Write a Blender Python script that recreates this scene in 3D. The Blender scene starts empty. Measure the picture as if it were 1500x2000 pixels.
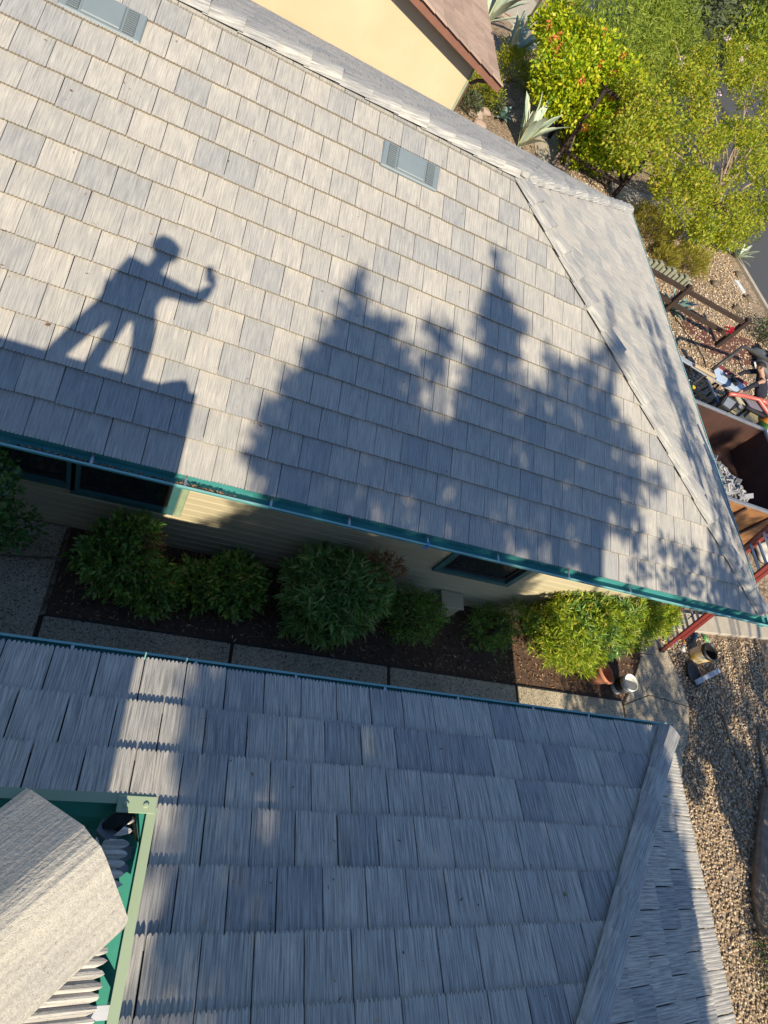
import bpy, bmesh, math, random
import numpy as np
from mathutils import Vector, Matrix
random.seed(7); RNG = np.random.default_rng(11)
scene = bpy.context.scene
COL = scene.collection

# ------------------------------------------------------------------ camera, sky, sun, exposure
CAM = np.array([-0.28423, -1.32356, 4.78380]); FPX = 1174.2
ROT = np.array([[0.9020855, 0.00978632, 0.43144638],
                [0.22798502, -0.85965593, -0.45718105],
                [0.36642131, 0.51077971, -0.77771429]])      # rows: right, down, forward
cd = bpy.data.cameras.new('camera'); camo = bpy.data.objects.new('camera', cd); COL.objects.link(camo)
cd.sensor_fit = 'HORIZONTAL'; cd.sensor_width = 36.0; cd.lens = FPX / 1500.0 * 36.0
cd.clip_start = 0.05; cd.clip_end = 2000
mw = Matrix.Identity(4)
for i in range(3):
    mw[i][0] = ROT[0][i]; mw[i][1] = -ROT[1][i]; mw[i][2] = -ROT[2][i]; mw[i][3] = CAM[i]
camo.matrix_world = mw
scene.camera = camo

SUN = np.array([0.010, 0.764, -0.645])                      # direction the sunlight travels
w = bpy.data.worlds.new('World'); scene.world = w; w.use_nodes = True
nt = w.node_tree; bg = nt.nodes['Background']
sky = nt.nodes.new('ShaderNodeTexSky'); sky.sky_type = 'NISHITA'; sky.sun_disc = False
sky.sun_elevation = math.radians(40.2); sky.sun_rotation = math.radians(180.0)
nt.links.new(sky.outputs['Color'], bg.inputs['Color']); bg.inputs['Strength'].default_value = 0.125
sky.air_density = 1.0; sky.dust_density = 0.2; sky.ozone_density = 5.5
sl = bpy.data.lights.new('sun', 'SUN'); sl.energy = 5.0; sl.angle = math.radians(0.53); sl.color = (1.0, 0.895, 0.70)
so = bpy.data.objects.new('sun', sl); COL.objects.link(so)
so.rotation_euler = Vector(SUN).to_track_quat('-Z', 'Y').to_euler(); so.location = (0, -30, 30)
scene.view_settings.view_transform = 'Standard'; scene.view_settings.look = 'None'
scene.view_settings.gamma = 1.0; scene.view_settings.exposure = 0.44
scene.render.resolution_x = 768; scene.render.resolution_y = 1024

GZ = -2.6                                                    # ground level (the low eaves are at z = 0)
# ------------------------------------------------------------------ pixel -> point helpers
def ray(x, y):
    return ROT.T @ np.array([(x - 750) / FPX, (y - 1000) / FPX, 1.0])
def hit(x, y, n, o):
    r = ray(x, y); n = np.array(n, float); k = ((np.array(o) - CAM) @ n) / (r @ n); return CAM + k * r
def at(x, y, z=GZ): return hit(x, y, (0, 0, 1), (0, 0, z))
def onN(x, y): return hit(x, y, (0, 1/3., 1), (0, 0, 0))
def onF(x, y): return hit(x, y, (0, -1/3., 1), (0, 1.7, -0.04))
def onE(x, y): return hit(x, y, (1/3., 0, 1), (7.75, 0, -0.04))
def yplane(x, y, yy): return hit(x, y, (0, 1, 0), (0, yy, 0))

# ------------------------------------------------------------------ object helpers
WL = {}
def tag(o, label=None, cat=None, group=None, kind=None):
    if label: o['label'] = label
    if cat: o['category'] = cat
    if group: o['group'] = group
    if kind: o['kind'] = kind
    return o
def thing(name, label, cat, loc=(0, 0, 0), group=None):
    o = bpy.data.objects.new(name, None); COL.objects.link(o); o.location = loc; o.empty_display_size = 0.1
    WL[o] = Vector(loc); return tag(o, label, cat, group)
def link(name, me, m, parent=None, M=None):
    o = bpy.data.objects.new(name, me); COL.objects.link(o)
    if m is not None and len(me.materials) == 0: me.materials.append(m)
    base = Vector((0, 0, 0)) if M is None else M.to_translation()
    if parent is not None:
        o.parent = parent; pl = WL[parent]
        M2 = Matrix.Translation(-pl) @ (M if M is not None else Matrix.Identity(4))
        o.matrix_basis = M2
    elif M is not None: o.matrix_basis = M
    WL[o] = Vector((0, 0, 0)) if parent is None and M is None else base
    return o
def mesh_of(name, bm, smooth=False):
    me = bpy.data.meshes.new(name); bm.to_mesh(me); bm.free()
    if smooth: me.polygons.foreach_set('use_smooth', [True] * len(me.polygons))
    return me
def obj(name, bm, m, parent=None, smooth=False):
    # mesh given in world coordinates; parents only ever translate
    return link(name, mesh_of(name, bm, smooth), m, parent)
def np_mesh(name, V, Fc, smooth=False):
    V = np.asarray(V, np.float32).reshape(-1, 3); Fc = np.asarray(Fc, np.int32); n, k = Fc.shape
    me = bpy.data.meshes.new(name); me.vertices.add(len(V)); me.vertices.foreach_set('co', V.ravel())
    me.loops.add(n * k); me.loops.foreach_set('vertex_index', Fc.ravel())
    me.polygons.add(n); me.polygons.foreach_set('loop_start', np.arange(0, n * k, k, dtype=np.int32))
    me.polygons.foreach_set('loop_total', np.full(n, k, np.int32))
    if smooth: me.polygons.foreach_set('use_smooth', np.ones(n, bool))
    me.update(calc_edges=True); return me
def B(): return bmesh.new()
def hexa(bm, P):
    """box from 8 corners: bottom 4 ccw, top 4 ccw"""
    v = [bm.verts.new(p) for p in P]
    for f in ((3, 2, 1, 0), (4, 5, 6, 7), (0, 1, 5, 4), (1, 2, 6, 5), (2, 3, 7, 6), (3, 0, 4, 7)):
        bm.faces.new([v[i] for i in f])
    return v
def box(bm, a, b, M=None):
    x0, y0, z0 = a; x1, y1, z1 = b
    P = [Vector(p) for p in ((x0, y0, z0), (x1, y0, z0), (x1, y1, z0), (x0, y1, z0), (x0, y0, z1), (x1, y0, z1), (x1, y1, z1), (x0, y1, z1))]
    if M is not None: P = [M @ p for p in P]
    return hexa(bm, P)
def bevel(bm, wd, seg=1):
    bmesh.ops.bevel(bm, geom=bm.edges[:], offset=wd, segments=seg, affect='EDGES', clamp_overlap=True); return bm
def bar(bm, p, q, w, h, up=(0, 0, 1)):
    p = Vector(p); q = Vector(q); d = (q - p); L = d.length; d.normalize(); u = Vector(up)
    s = d.cross(u)
    if s.length < 1e-4: s = d.cross(Vector((1, 0, 0)))
    s.normalize(); u = s.cross(d)
    M = Matrix((( d.x, s.x, u.x, p.x), (d.y, s.y, u.y, p.y), (d.z, s.z, u.z, p.z), (0, 0, 0, 1)))
    return box(bm, (0, -w / 2, -h / 2), (L, w / 2, h / 2), M)
def tube(bm, pts, rad, n=8, cap=True):
    pts = [Vector(p) for p in pts]
    if not hasattr(rad, '__len__'): rad = [rad] * len(pts)
    rings = []; s = None
    for i, p in enumerate(pts):
        d = (pts[min(i + 1, len(pts) - 1)] - pts[max(i - 1, 0)]).normalized()
        if s is None: s = d.orthogonal().normalized()
        s = (s - d * s.dot(d)).normalized(); t = d.cross(s)
        rings.append([bm.verts.new(p + (s * math.cos(a) + t * math.sin(a)) * rad[i]) for a in [2 * math.pi * k / n for k in range(n)]])
    for a, b in zip(rings, rings[1:]):
        for k in range(n): bm.faces.new((a[k], a[(k + 1) % n], b[(k + 1) % n], b[k]))
    if cap: bm.faces.new(rings[0][::-1]); bm.faces.new(rings[-1])
    return rings
def lathe(bm, prof, M, n=24, close=False):
    rings = []
    for r, z in prof:
        rings.append([bm.verts.new(M @ Vector((r * math.cos(2 * math.pi * k / n), r * math.sin(2 * math.pi * k / n), z))) for k in range(n)])
    for a, b in zip(rings, rings[1:]):
        for k in range(n): bm.faces.new((a[k], a[(k + 1) % n], b[(k + 1) % n], b[k]))
    if close: bm.faces.new(rings[0][::-1]); bm.faces.new(rings[-1])
def frame_to(p, axis, roll=None):
    q = Vector(axis).to_track_quat('Z', 'Y'); return Matrix.Translation(Vector(p)) @ q.to_matrix().to_4x4()
def blob(bm, c, r, sub=2, amp=0.25, seed=0, squash=(1, 1, 1)):
    rr = random.Random(seed)
    ret = bmesh.ops.create_icosphere(bm, subdivisions=sub, radius=1.0)
    ph = [rr.uniform(0, 6.28) for _ in range(6)]; fr = [rr.uniform(1.5, 3.5) for _ in range(6)]
    for v in ret['verts']:
        n = v.co.copy()
        k = 1 + amp * (math.sin(fr[0] * n.x * 2 + ph[0]) * math.sin(fr[1] * n.y * 2 + ph[1]) + 0.6 * math.sin(fr[2] * n.z * 2 + ph[2] + n.x * 2))
        v.co = Vector((c[0] + n.x * r * k * squash[0], c[1] + n.y * r * k * squash[1], c[2] + n.z * r * k * squash[2]))

# ------------------------------------------------------------------ materials
MATS = {}
def nodes(name):
    m = bpy.data.materials.new(name); m.use_nodes = True; t = m.node_tree
    return m, t, t.nodes['Principled BSDF']
def ramp(t, fac, stops):
    r = t.nodes.new('ShaderNodeValToRGB'); e = r.color_ramp.elements
    while len(e) < len(stops): e.new(0.5)
    for i, (p, c) in enumerate(stops): e[i].position = p; e[i].color = (*c, 1)
    t.links.new(fac, r.inputs['Fac']); return r.outputs['Color']
def noise(t, scale, vec=None, detail=4, rough=0.6, dist=0.0):
    n = t.nodes.new('ShaderNodeTexNoise'); n.inputs['Scale'].default_value = scale
    n.inputs['Detail'].default_value = detail; n.inputs['Roughness'].default_value = rough
    n.inputs['Distortion'].default_value = dist
    if vec is not None: t.links.new(vec, n.inputs['Vector'])
    return n.outputs['Fac']
def coord(t, kind='Object', scale=(1, 1, 1)):
    c = t.nodes.new('ShaderNodeTexCoord'); mp = t.nodes.new('ShaderNodeMapping'); mp.inputs['Scale'].default_value = scale
    t.links.new(c.outputs[kind], mp.inputs['Vector']); return mp.outputs['Vector']
def mix(t, a, b, fac, mode='MIX'):
    m = t.nodes.new('ShaderNodeMix'); m.data_type = 'RGBA'; m.blend_type = mode
    for s, v in ((m.inputs[0], fac), (m.inputs[6], a), (m.inputs[7], b)):
        if isinstance(v, (int, float)): s.default_value = v
        elif isinstance(v, tuple): s.default_value = (*v, 1)
        else: t.links.new(v, s)
    return m.outputs[2]
def bump(t, bsdf, h, strength=0.4, dist=0.01):
    b = t.nodes.new('ShaderNodeBump'); b.inputs['Strength'].default_value = strength; b.inputs['Distance'].default_value = dist
    t.links.new(h, b.inputs['Height']); t.links.new(b.outputs['Normal'], bsdf.inputs['Normal'])
def simple(name, c1, c2=None, scale=8, rough=0.7, metal=0.0, bmp=0.0, bscale=40, sc=(1, 1, 1), spec=None, detail=5):
    if name in MATS: return MATS[name]
    m, t, b = nodes(name); v = coord(t, 'Object', sc)
    c2 = c2 or tuple(x * 0.75 for x in c1)
    f = noise(t, scale, v, detail)
    t.links.new(ramp(t, f, [(0.3, c2), (0.7, c1)]), b.inputs['Base Color'])
    b.inputs['Roughness'].default_value = rough; b.inputs['Metallic'].default_value = metal
    if spec is not None: b.inputs['Specular IOR Level'].default_value = spec
    if bmp: bump(t, b, noise(t, bscale, v, 6), bmp)
    MATS[name] = m; return m
def tile_mat(name, light, mid, dark, streak=1.0, bst=0.5, bd=0.006):
    m, t, b = nodes(name)
    info = t.nodes.new('ShaderNodeObjectInfo')
    geo = t.nodes.new('ShaderNodeNewGeometry')
    rnd = t.nodes.new('ShaderNodeMath'); rnd.operation = 'FRACT'
    ad = t.nodes.new('ShaderNodeMath'); ad.operation = 'ADD'
    t.links.new(info.outputs['Random'], ad.inputs[0]); t.links.new(geo.outputs['Random Per Island'], ad.inputs[1])
    t.links.new(ad.outputs[0], rnd.inputs[0])
    uv = t.nodes.new('ShaderNodeUVMap'); uv.uv_map = 'UVMap'
    # per-piece offset so that no two pieces share a streak pattern
    cmb = t.nodes.new('ShaderNodeCombineXYZ'); mul = t.nodes.new('ShaderNodeMath'); mul.operation = 'MULTIPLY'; mul.inputs[1].default_value = 37.0
    t.links.new(rnd.outputs[0], mul.inputs[0]); t.links.new(mul.outputs[0], cmb.inputs[0]); t.links.new(mul.outputs[0], cmb.inputs[1])
    va = t.nodes.new('ShaderNodeVectorMath'); va.operation = 'ADD'
    t.links.new(uv.outputs['UV'], va.inputs[0]); t.links.new(cmb.outputs[0], va.inputs[1])
    mp = t.nodes.new('ShaderNodeMapping'); mp.inputs['Scale'].default_value = (105, 3.2, 1); t.links.new(va.outputs[0], mp.inputs['Vector'])
    mp2 = t.nodes.new('ShaderNodeMapping'); mp2.inputs['Scale'].default_value = (260, 90, 1); t.links.new(va.outputs[0], mp2.inputs['Vector'])
    mp3 = t.nodes.new('ShaderNodeMapping'); mp3.inputs['Scale'].default_value = (9, 4, 1); t.links.new(va.outputs[0], mp3.inputs['Vector'])
    st = noise(t, 1.0, mp.outputs[0], 3, 0.65)
    sp = noise(t, 1.0, mp2.outputs[0], 3, 0.7)
    blot = noise(t, 1.0, mp3.outputs[0], 3, 0.6)
    base = ramp(t, rnd.outputs[0], [(0.0, mid), (0.25, mid), (0.40, light), (0.70, light), (0.85, dark), (1.0, dark)])
    c = mix(t, base, ramp(t, st, [(0.34, (0.42, 0.42, 0.45)), (0.5, (0.86, 0.86, 0.86)), (0.64, (1.22, 1.20, 1.18))]), streak, 'MULTIPLY')
    c = mix(t, c, ramp(t, blot, [(0.35, (0.86, 0.87, 0.9)), (0.65, (1.06, 1.05, 1.03))]), 0.8, 'MULTIPLY')
    c = mix(t, c, ramp(t, sp, [(0.30, (0.45, 0.44, 0.42)), (0.42, (1.0, 1.0, 1.0))]), 0.75, 'MULTIPLY')
    tcw = t.nodes.new('ShaderNodeTexCoord'); mpw = t.nodes.new('ShaderNodeMapping'); mpw.inputs['Scale'].default_value = (0.9, 0.35, 0.35)
    tr = t.nodes.new('ShaderNodeVectorTransform'); tr.vector_type = 'POINT'; tr.convert_from = 'WORLD'; tr.convert_to = 'WORLD'
    t.links.new(geo.outputs['Position'], mpw.inputs['Vector'])
    stain = noise(t, 1.0, mpw.outputs[0], 4, 0.6)
    c = mix(t, c, (0.50, 0.36, 0.20), ramp(t, stain, [(0.66, (0, 0, 0)), (0.8, (0.35, 0.35, 0.35))]))
    t.links.new(c, b.inputs['Base Color']); b.inputs['Roughness'].default_value = 0.92
    b.inputs['Specular IOR Level'].default_value = 0.25
    mm = t.nodes.new('ShaderNodeMath'); mm.operation = 'MULTIPLY_ADD'; mm.inputs[1].default_value = 0.6
    t.links.new(sp, mm.inputs[0]); t.links.new(st, mm.inputs[2])
    bump(t, b, mm.outputs[0], bst, bd)
    return m
M_TILE = tile_mat('concrete_roof_tile', (0.475, 0.44, 0.385), (0.43, 0.405, 0.362), (0.37, 0.36, 0.34), 0.5, 0.3)
M_TILEN = tile_mat('streaked_roof_tile', (0.53, 0.49, 0.425), (0.48, 0.45, 0.40), (0.38, 0.365, 0.345), 0.9, 0.35)
M_CAPU = tile_mat('pitted_hip_tile', (0.49, 0.45, 0.38), (0.48, 0.44, 0.375), (0.46, 0.42, 0.36), 0.3, 0.6, .012)
M_CAP = tile_mat('concrete_hip_tile', (0.46, 0.44, 0.40), (0.41, 0.395, 0.37), (0.36, 0.35, 0.335), 0.75)
M_BUTT = simple('brown_tile_butt', (0.37, 0.315, 0.24), (0.24, 0.20, 0.155), scale=60, rough=1.0, bmp=.6, bscale=90)  # front faces of the tiles, browner and darker than their tops
M_DECK = simple('roof_underlay', (0.05, 0.05, 0.055), rough=0.9)
M_MORTAR = simple('mortar', (0.42, 0.40, 0.36), scale=30, rough=0.95, bmp=0.5, bscale=60)
M_TEAL = simple('teal_gutter_paint', (0.07, 0.31, 0.295), (0.055, 0.25, 0.24), scale=3, rough=0.42)
M_GREEN = simple('green_gutter_paint', (0.10, 0.47, 0.36), (0.07, 0.36, 0.285), scale=4, rough=0.4)
M_RIM = simple('pale_green_rim_paint', (0.33, 0.40, 0.25), (0.28, 0.35, 0.22), scale=5, rough=0.45)
M_RIM2 = simple('teal_rim_paint', (0.24, 0.46, 0.44), (0.19, 0.40, 0.385), scale=5, rough=0.4)
M_TRIM = simple('teal_window_trim', (0.05, 0.15, 0.155), (0.035, 0.11, 0.115), scale=5, rough=0.5)
M_SIDING = simple('tan_siding_paint', (0.50, 0.43, 0.28), (0.43, 0.37, 0.24), scale=2.5, rough=0.75, bmp=0.15, bscale=30, sc=(0.4, 1, 3))
M_ALU = simple('aluminium', (0.62, 0.63, 0.65), (0.5, 0.51, 0.53), scale=15, rough=0.35, metal=0.8)
M_CLIP = simple('white_clip_metal', (0.72, 0.72, 0.70), rough=0.4, metal=0.2)
M_GLASS = None
def glassmat():
    m, t, b = nodes('dark_window_glass'); b.inputs['Base Color'].default_value = (0.02, 0.025, 0.03, 1); b.inputs['Roughness'].default_value = 0.06
    b.inputs['Specular IOR Level'].default_value = 0.6; return m
M_GLASS = glassmat()
M_BLACK = simple('black_plastic', (0.012, 0.012, 0.014), (0.02, 0.02, 0.02), rough=0.45)
M_VENT = simple('blue_grey_vent_paint', (0.20, 0.235, 0.25), (0.175, 0.21, 0.225), scale=4, rough=0.5)
M_DARK = simple('dark_recess_metal', (0.05, 0.055, 0.055), rough=0.7)
M_WOODDK = simple('dark_brown_timber', (0.045, 0.025, 0.016), (0.025, 0.014, 0.010), scale=6, rough=0.85, bmp=0.4, bscale=30, sc=(1, 1, 1))
M_WOODGREY = simple('weathered_timber', (0.30, 0.25, 0.19), (0.17, 0.13, 0.10), scale=9, rough=0.9, bmp=0.5, bscale=25)
M_DEBRIS = simple('rusty_leaf_debris', (0.20, 0.09, 0.045), (0.10, 0.05, 0.03), scale=40, rough=1)
def aggregate():
    m, t, b = nodes('exposed_aggregate_concrete'); v = coord(t)
    vo = t.nodes.new('ShaderNodeTexVoronoi'); vo.inputs['Scale'].default_value = 75; t.links.new(v, vo.inputs['Vector'])
    sepx = t.nodes.new('ShaderNodeSeparateColor'); t.links.new(vo.outputs['Color'], sepx.inputs[0])
    c = ramp(t, sepx.outputs[0], [(0.0, (0.07, 0.062, 0.055)), (0.2, (0.36, 0.305, 0.225)), (0.6, (0.48, 0.41, 0.30)), (1.0, (0.58, 0.49, 0.355))])
    c = mix(t, c, ramp(t, noise(t, 1.6, v, 5), [(0.3, (0.7, 0.68, 0.64)), (0.7, (1.05, 1.03, 1.0))]), 0.9, 'MULTIPLY')
    c = mix(t, c, ramp(t, noise(t, 110, v, 2), [(0.33, (0.3, 0.29, 0.28)), (0.45, (1, 1, 1))]), 0.8, 'MULTIPLY')
    t.links.new(c, b.inputs['Base Color']); b.inputs['Roughness'].default_value = 0.9
    bump(t, b, vo.outputs['Distance'], 0.4, 0.006); return m
M_AGG = aggregate()
def ground_mat():
    m, t, b = nodes('tan_gravel_ground'); v = coord(t)
    vo = t.nodes.new('ShaderNodeTexVoronoi'); vo.inputs['Scale'].default_value = 17; t.links.new(v, vo.inputs['Vector'])
    sepx = t.nodes.new('ShaderNodeSeparateColor'); t.links.new(vo.outputs['Color'], sepx.inputs[0])
    c = ramp(t, sepx.outputs[0], [(0.0, (0.20, 0.145, 0.095)), (0.4, (0.36, 0.275, 0.185)), (1.0, (0.52, 0.42, 0.30))])
    c = mix(t, c, ramp(t, noise(t, 0.55, v, 6), [(0.32, (0.62, 0.55, 0.5)), (0.62, (1.05, 1.0, 0.98))]), 0.85, 'MULTIPLY')
    c = mix(t, c, ramp(t, vo.outputs['Distance'], [(0.25, (1, 1, 1)), (0.75, (0.5, 0.47, 0.44))]), 0.7, 'MULTIPLY')
    t.links.new(c, b.inputs['Base Color']); b.inputs['Roughness'].default_value = 0.95
    inv = t.nodes.new('ShaderNodeMath'); inv.operation = 'SUBTRACT'; inv.inputs[0].default_value = 1.0; t.links.new(vo.outputs['Distance'], inv.inputs[1])
    bump(t, b, inv.outputs[0], 0.8, 0.03); return m
M_GROUND = ground_mat()
def island(name, stops, rough=0.8, trans=0.0, spec=0.3):
    """colour varies piece by piece over the loose parts of one mesh"""
    if name in MATS: return MATS[name]
    m, t, b = nodes(name); g = t.nodes.new('ShaderNodeNewGeometry')
    c = ramp(t, g.outputs['Random Per Island'], stops)
    t.links.new(c, b.inputs['Base Color']); b.inputs['Roughness'].default_value = rough; b.inputs['Specular IOR Level'].default_value = spec
    if trans:
        tr = t.nodes.new('ShaderNodeBsdfTranslucent'); ms = t.nodes.new('ShaderNodeMixShader'); ms.inputs[0].default_value = trans
        t.links.new(mix(t, c, (1.25, 1.3, 0.55), 1.0, 'MULTIPLY'), tr.inputs['Color']); t.links.new(b.outputs[0], ms.inputs[1]); t.links.new(tr.outputs[0], ms.inputs[2])
        t.links.new(ms.outputs[0], t.nodes['Material Output'].inputs['Surface'])
    MATS[name] = m; return m
M_STONE = island('gravel_stone', [(0, (0.27, 0.18, 0.10)), (0.3, (0.43, 0.305, 0.185)), (0.7, (0.55, 0.42, 0.27)), (0.92, (0.64, 0.54, 0.40)), (1, (0.40, 0.35, 0.31))], 0.9)
M_CHIP = island('bark_mulch_chip', [(0, (0.05, 0.026, 0.015)), (0.45, (0.19, 0.10, 0.055)), (0.8, (0.36, 0.20, 0.11)), (1, (0.55, 0.40, 0.25))], 0.95)
M_SOIL = simple('dark_mulch_soil', (0.12, 0.07, 0.043), (0.065, 0.038, 0.025), scale=14, rough=1.0, bmp=0.9, bscale=60)
M_NAND = island('nandina_leaf', [(0, (0.09, 0.19, 0.04)), (0.5, (0.18, 0.34, 0.065)), (0.85, (0.29, 0.46, 0.08)), (0.95, (0.36, 0.32, 0.11)), (1, (0.40, 0.23, 0.10))], 0.4, 0.25)
M_PODO = island('podocarpus_leaf', [(0, (0.07, 0.16, 0.045)), (0.45, (0.16, 0.31, 0.08)), (0.85, (0.34, 0.50, 0.15)), (1, (0.50, 0.42, 0.18))], 0.35, 0.2)
M_PODOY = island('podocarpus_young_leaf', [(0, (0.12, 0.22, 0.03)), (0.4, (0.30, 0.40, 0.04)), (0.85, (0.50, 0.54, 0.06)), (1, (0.56, 0.44, 0.10))], 0.4, 0.35)
M_CAMEL = island('camellia_leaf', [(0, (0.05, 0.13, 0.03)), (0.7, (0.11, 0.26, 0.055)), (1, (0.17, 0.34, 0.08))], 0.25, 0.12, 0.5)
M_VINE = island('vine_leaf', [(0, (0.13, 0.27, 0.012)), (0.35, (0.36, 0.46, 0.015)), (0.85, (0.56, 0.56, 0.02)), (1, (0.62, 0.52, 0.04))], 0.5, 0.35)
M_CRAPE = island('crape_myrtle_leaf', [(0, (0.13, 0.19, 0.015)), (0.4, (0.32, 0.37, 0.025)), (0.85, (0.48, 0.46, 0.04)), (1, (0.52, 0.36, 0.06))], 0.5, 0.4)
M_WILLOW = island('willow_leaf', [(0, (0.10, 0.16, 0.02)), (0.5, (0.24, 0.30, 0.035)), (1, (0.36, 0.40, 0.06))], 0.55, 0.35)
M_OLIVE = island('dusty_shrub_leaf', [(0, (0.045, 0.06, 0.03)), (0.5, (0.11, 0.13, 0.065)), (1, (0.19, 0.21, 0.11))], 0.7, 0.2)
M_GRASSY = island('yellow_green_shrub_leaf', [(0, (0.13, 0.14, 0.02)), (0.5, (0.32, 0.29, 0.04)), (0.85, (0.46, 0.39, 0.07)), (1, (0.46, 0.28, 0.10))], 0.7, 0.3)
M_CONIF = island('conifer_leaf', [(0, (0.015, 0.04, 0.015)), (1, (0.04, 0.08, 0.025))], 0.6, 0.1)
M_FLOWER = island('orange_trumpet_petal', [(0, (0.70, 0.16, 0.05)), (1, (0.80, 0.32, 0.12))], 0.6, 0.3)
M_PINK = island('pale_pink_petal', [(0, (0.75, 0.5, 0.6)), (1, (0.8, 0.65, 0.7))], 0.7, 0.3)
M_RED = island('crimson_petal', [(0, (0.45, 0.01, 0.03)), (1, (0.6, 0.03, 0.06))], 0.6, 0.2)
M_BARK = simple('brown_bark', (0.16, 0.11, 0.075), (0.08, 0.055, 0.04), scale=14, rough=0.95, bmp=0.5)
M_TANBARK = simple('pale_tan_bark', (0.42, 0.31, 0.21), (0.28, 0.2, 0.14), scale=10, rough=0.85)
M_SKIN = simple('skin', (0.42, 0.24, 0.16), (0.38, 0.21, 0.14), rough=0.55)
M_NAVY = simple('navy_cloth', (0.018, 0.018, 0.035), (0.012, 0.012, 0.022), scale=12, rough=0.9, bmp=0.3, bscale=12)
M_JEAN = simple('grey_work_trousers', (0.07, 0.075, 0.085), (0.05, 0.052, 0.06), scale=12, rough=0.95, bmp=0.3, bscale=14)
M_HAIR = simple('dark_hair', (0.025, 0.017, 0.012), rough=0.7)

# ------------------------------------------------------------------ foliage builder (many small folded leaves in one mesh)
def unit(a): return a / (np.linalg.norm(a, axis=-1, keepdims=True) + 1e-9)
def leaf_mesh(name, P, D, L, W, fold=0.25, bend=0.0):
    n = len(P); D = unit(D); R = unit(RNG.normal(size=(n, 3))); S = unit(np.cross(D, R)); U = np.cross(S, D)
    L = np.broadcast_to(L, (n,))[:, None]; W = np.broadcast_to(W, (n,))[:, None]
    base = P; tip = P + D * L - U * L * bend; mid = P + D * L * 0.45
    l = mid + S * W * 0.5 + U * W * fold; r = mid - S * W * 0.5 + U * W * fold
    V = np.stack([base, r, tip, l], 1).reshape(-1, 3)
    i = np.arange(n)[:, None] * 4
    Fc = np.concatenate([i + np.array([[0, 1, 2, 3]])], 0)
    return np_mesh(name, V, Fc)
def shell_pts(n, c, r, inner=0.55, top_bias=0.0):
    d = unit(RNG.normal(size=(n, 3))); d[:, 2] = np.where(RNG.random(n) < top_bias, np.abs(d[:, 2]), d[:, 2])
    lump = 1 + 0.16 * np.sin(d[:, 0] * 5 + c[0]) * np.sin(d[:, 1] * 6 + c[1]) + 0.12 * np.sin(d[:, 2] * 7 + d[:, 0] * 4)
    k = (inner + (1 - inner) * RNG.random(n) ** 0.5) * lump
    return np.array(c) + d * k[:, None] * np.array(r), d
def foliage_nandina(c, r, n, L=0.085, W=0.032):
    """arching sprays of pointed leaflets"""
    k = n // 7; P, d = shell_pts(k, c, r, 0.35, 0.35); ax = unit(d + RNG.normal(size=(k, 3)) * 0.55 + [0, 0, 0.25])
    s = unit(np.cross(ax, RNG.normal(size=(k, 3)))); PP = []; DD = []
    for j in range(7):
        sgn = 1 if j % 2 else -1; tt = 0.03 * (j // 2)
        PP.append(P + ax * tt); DD.append(ax * (0.7 if j < 6 else 1) + s * sgn * (0.9 if j < 6 else 0) + [0, 0, -0.2] + RNG.normal(size=(k, 3)) * 0.12)
    P = np.concatenate(PP); D = np.concatenate(DD); return P, D, L * RNG.uniform(0.7, 1.2, len(P)), W * RNG.uniform(0.8, 1.2, len(P))
def foliage_podo(c, r, n, L=0.15, W=0.022, per=11):
    k = n // per; P, d = shell_pts(k, c, r, 0.45, 0.5); ax = unit(d + RNG.normal(size=(k, 3)) * 0.45 + [0, 0, 0.3]); PP = []; DD = []
    for j in range(per):
        PP.append(P + ax * (0.045 * j / per)); DD.append(ax * RNG.uniform(0.25, 1.1, (k, 1)) + unit(RNG.normal(size=(k, 3))) * 0.9)
    P = np.concatenate(PP); D = np.concatenate(DD); return P, D, L * RNG.uniform(0.65, 1.15, len(P)), W * RNG.uniform(0.8, 1.3, len(P))
def foliage_clump(clumps, per_r2, L, W, droop=0.0, inner=0.2):
    PP = []; DD = []
    for c, r in clumps:
        rr = np.array(r if hasattr(r, '__len__') else (r, r, r)); n = max(8, int(per_r2 * rr[0] * rr[-1]))
        P, d = shell_pts(n, c, rr, inner); PP.append(P); DD.append(unit(d + RNG.normal(size=(n, 3)) * 0.8 + [0, 0, -droop]))
    P = np.concatenate(PP); D = np.concatenate(DD); return P, D, L * RNG.uniform(0.6, 1.25, len(P)), W * RNG.uniform(0.7, 1.25, len(P))
def leaf_part(name, data, m, parent, fold=0.2, bend=0.15):
    P, D, L, W = data; return link(name, leaf_mesh(name, P, D, L, W, fold, bend), m, parent)
def stems(bm, base, tips, r0=0.012, r1=0.004, n=5, wob=0.06):
    base = Vector(base)
    for tp in tips:
        tp = Vector(tp); a = base + Vector((random.uniform(-wob, wob), random.uniform(-wob, wob), 0))
        mid = a.lerp(tp, 0.5) + Vector((random.uniform(-wob, wob), random.uniform(-wob, wob), (tp - a).length * 0.08))
        tube(bm, [a, mid, tp], [r0, (r0 + r1) / 2, r1], n)

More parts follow.
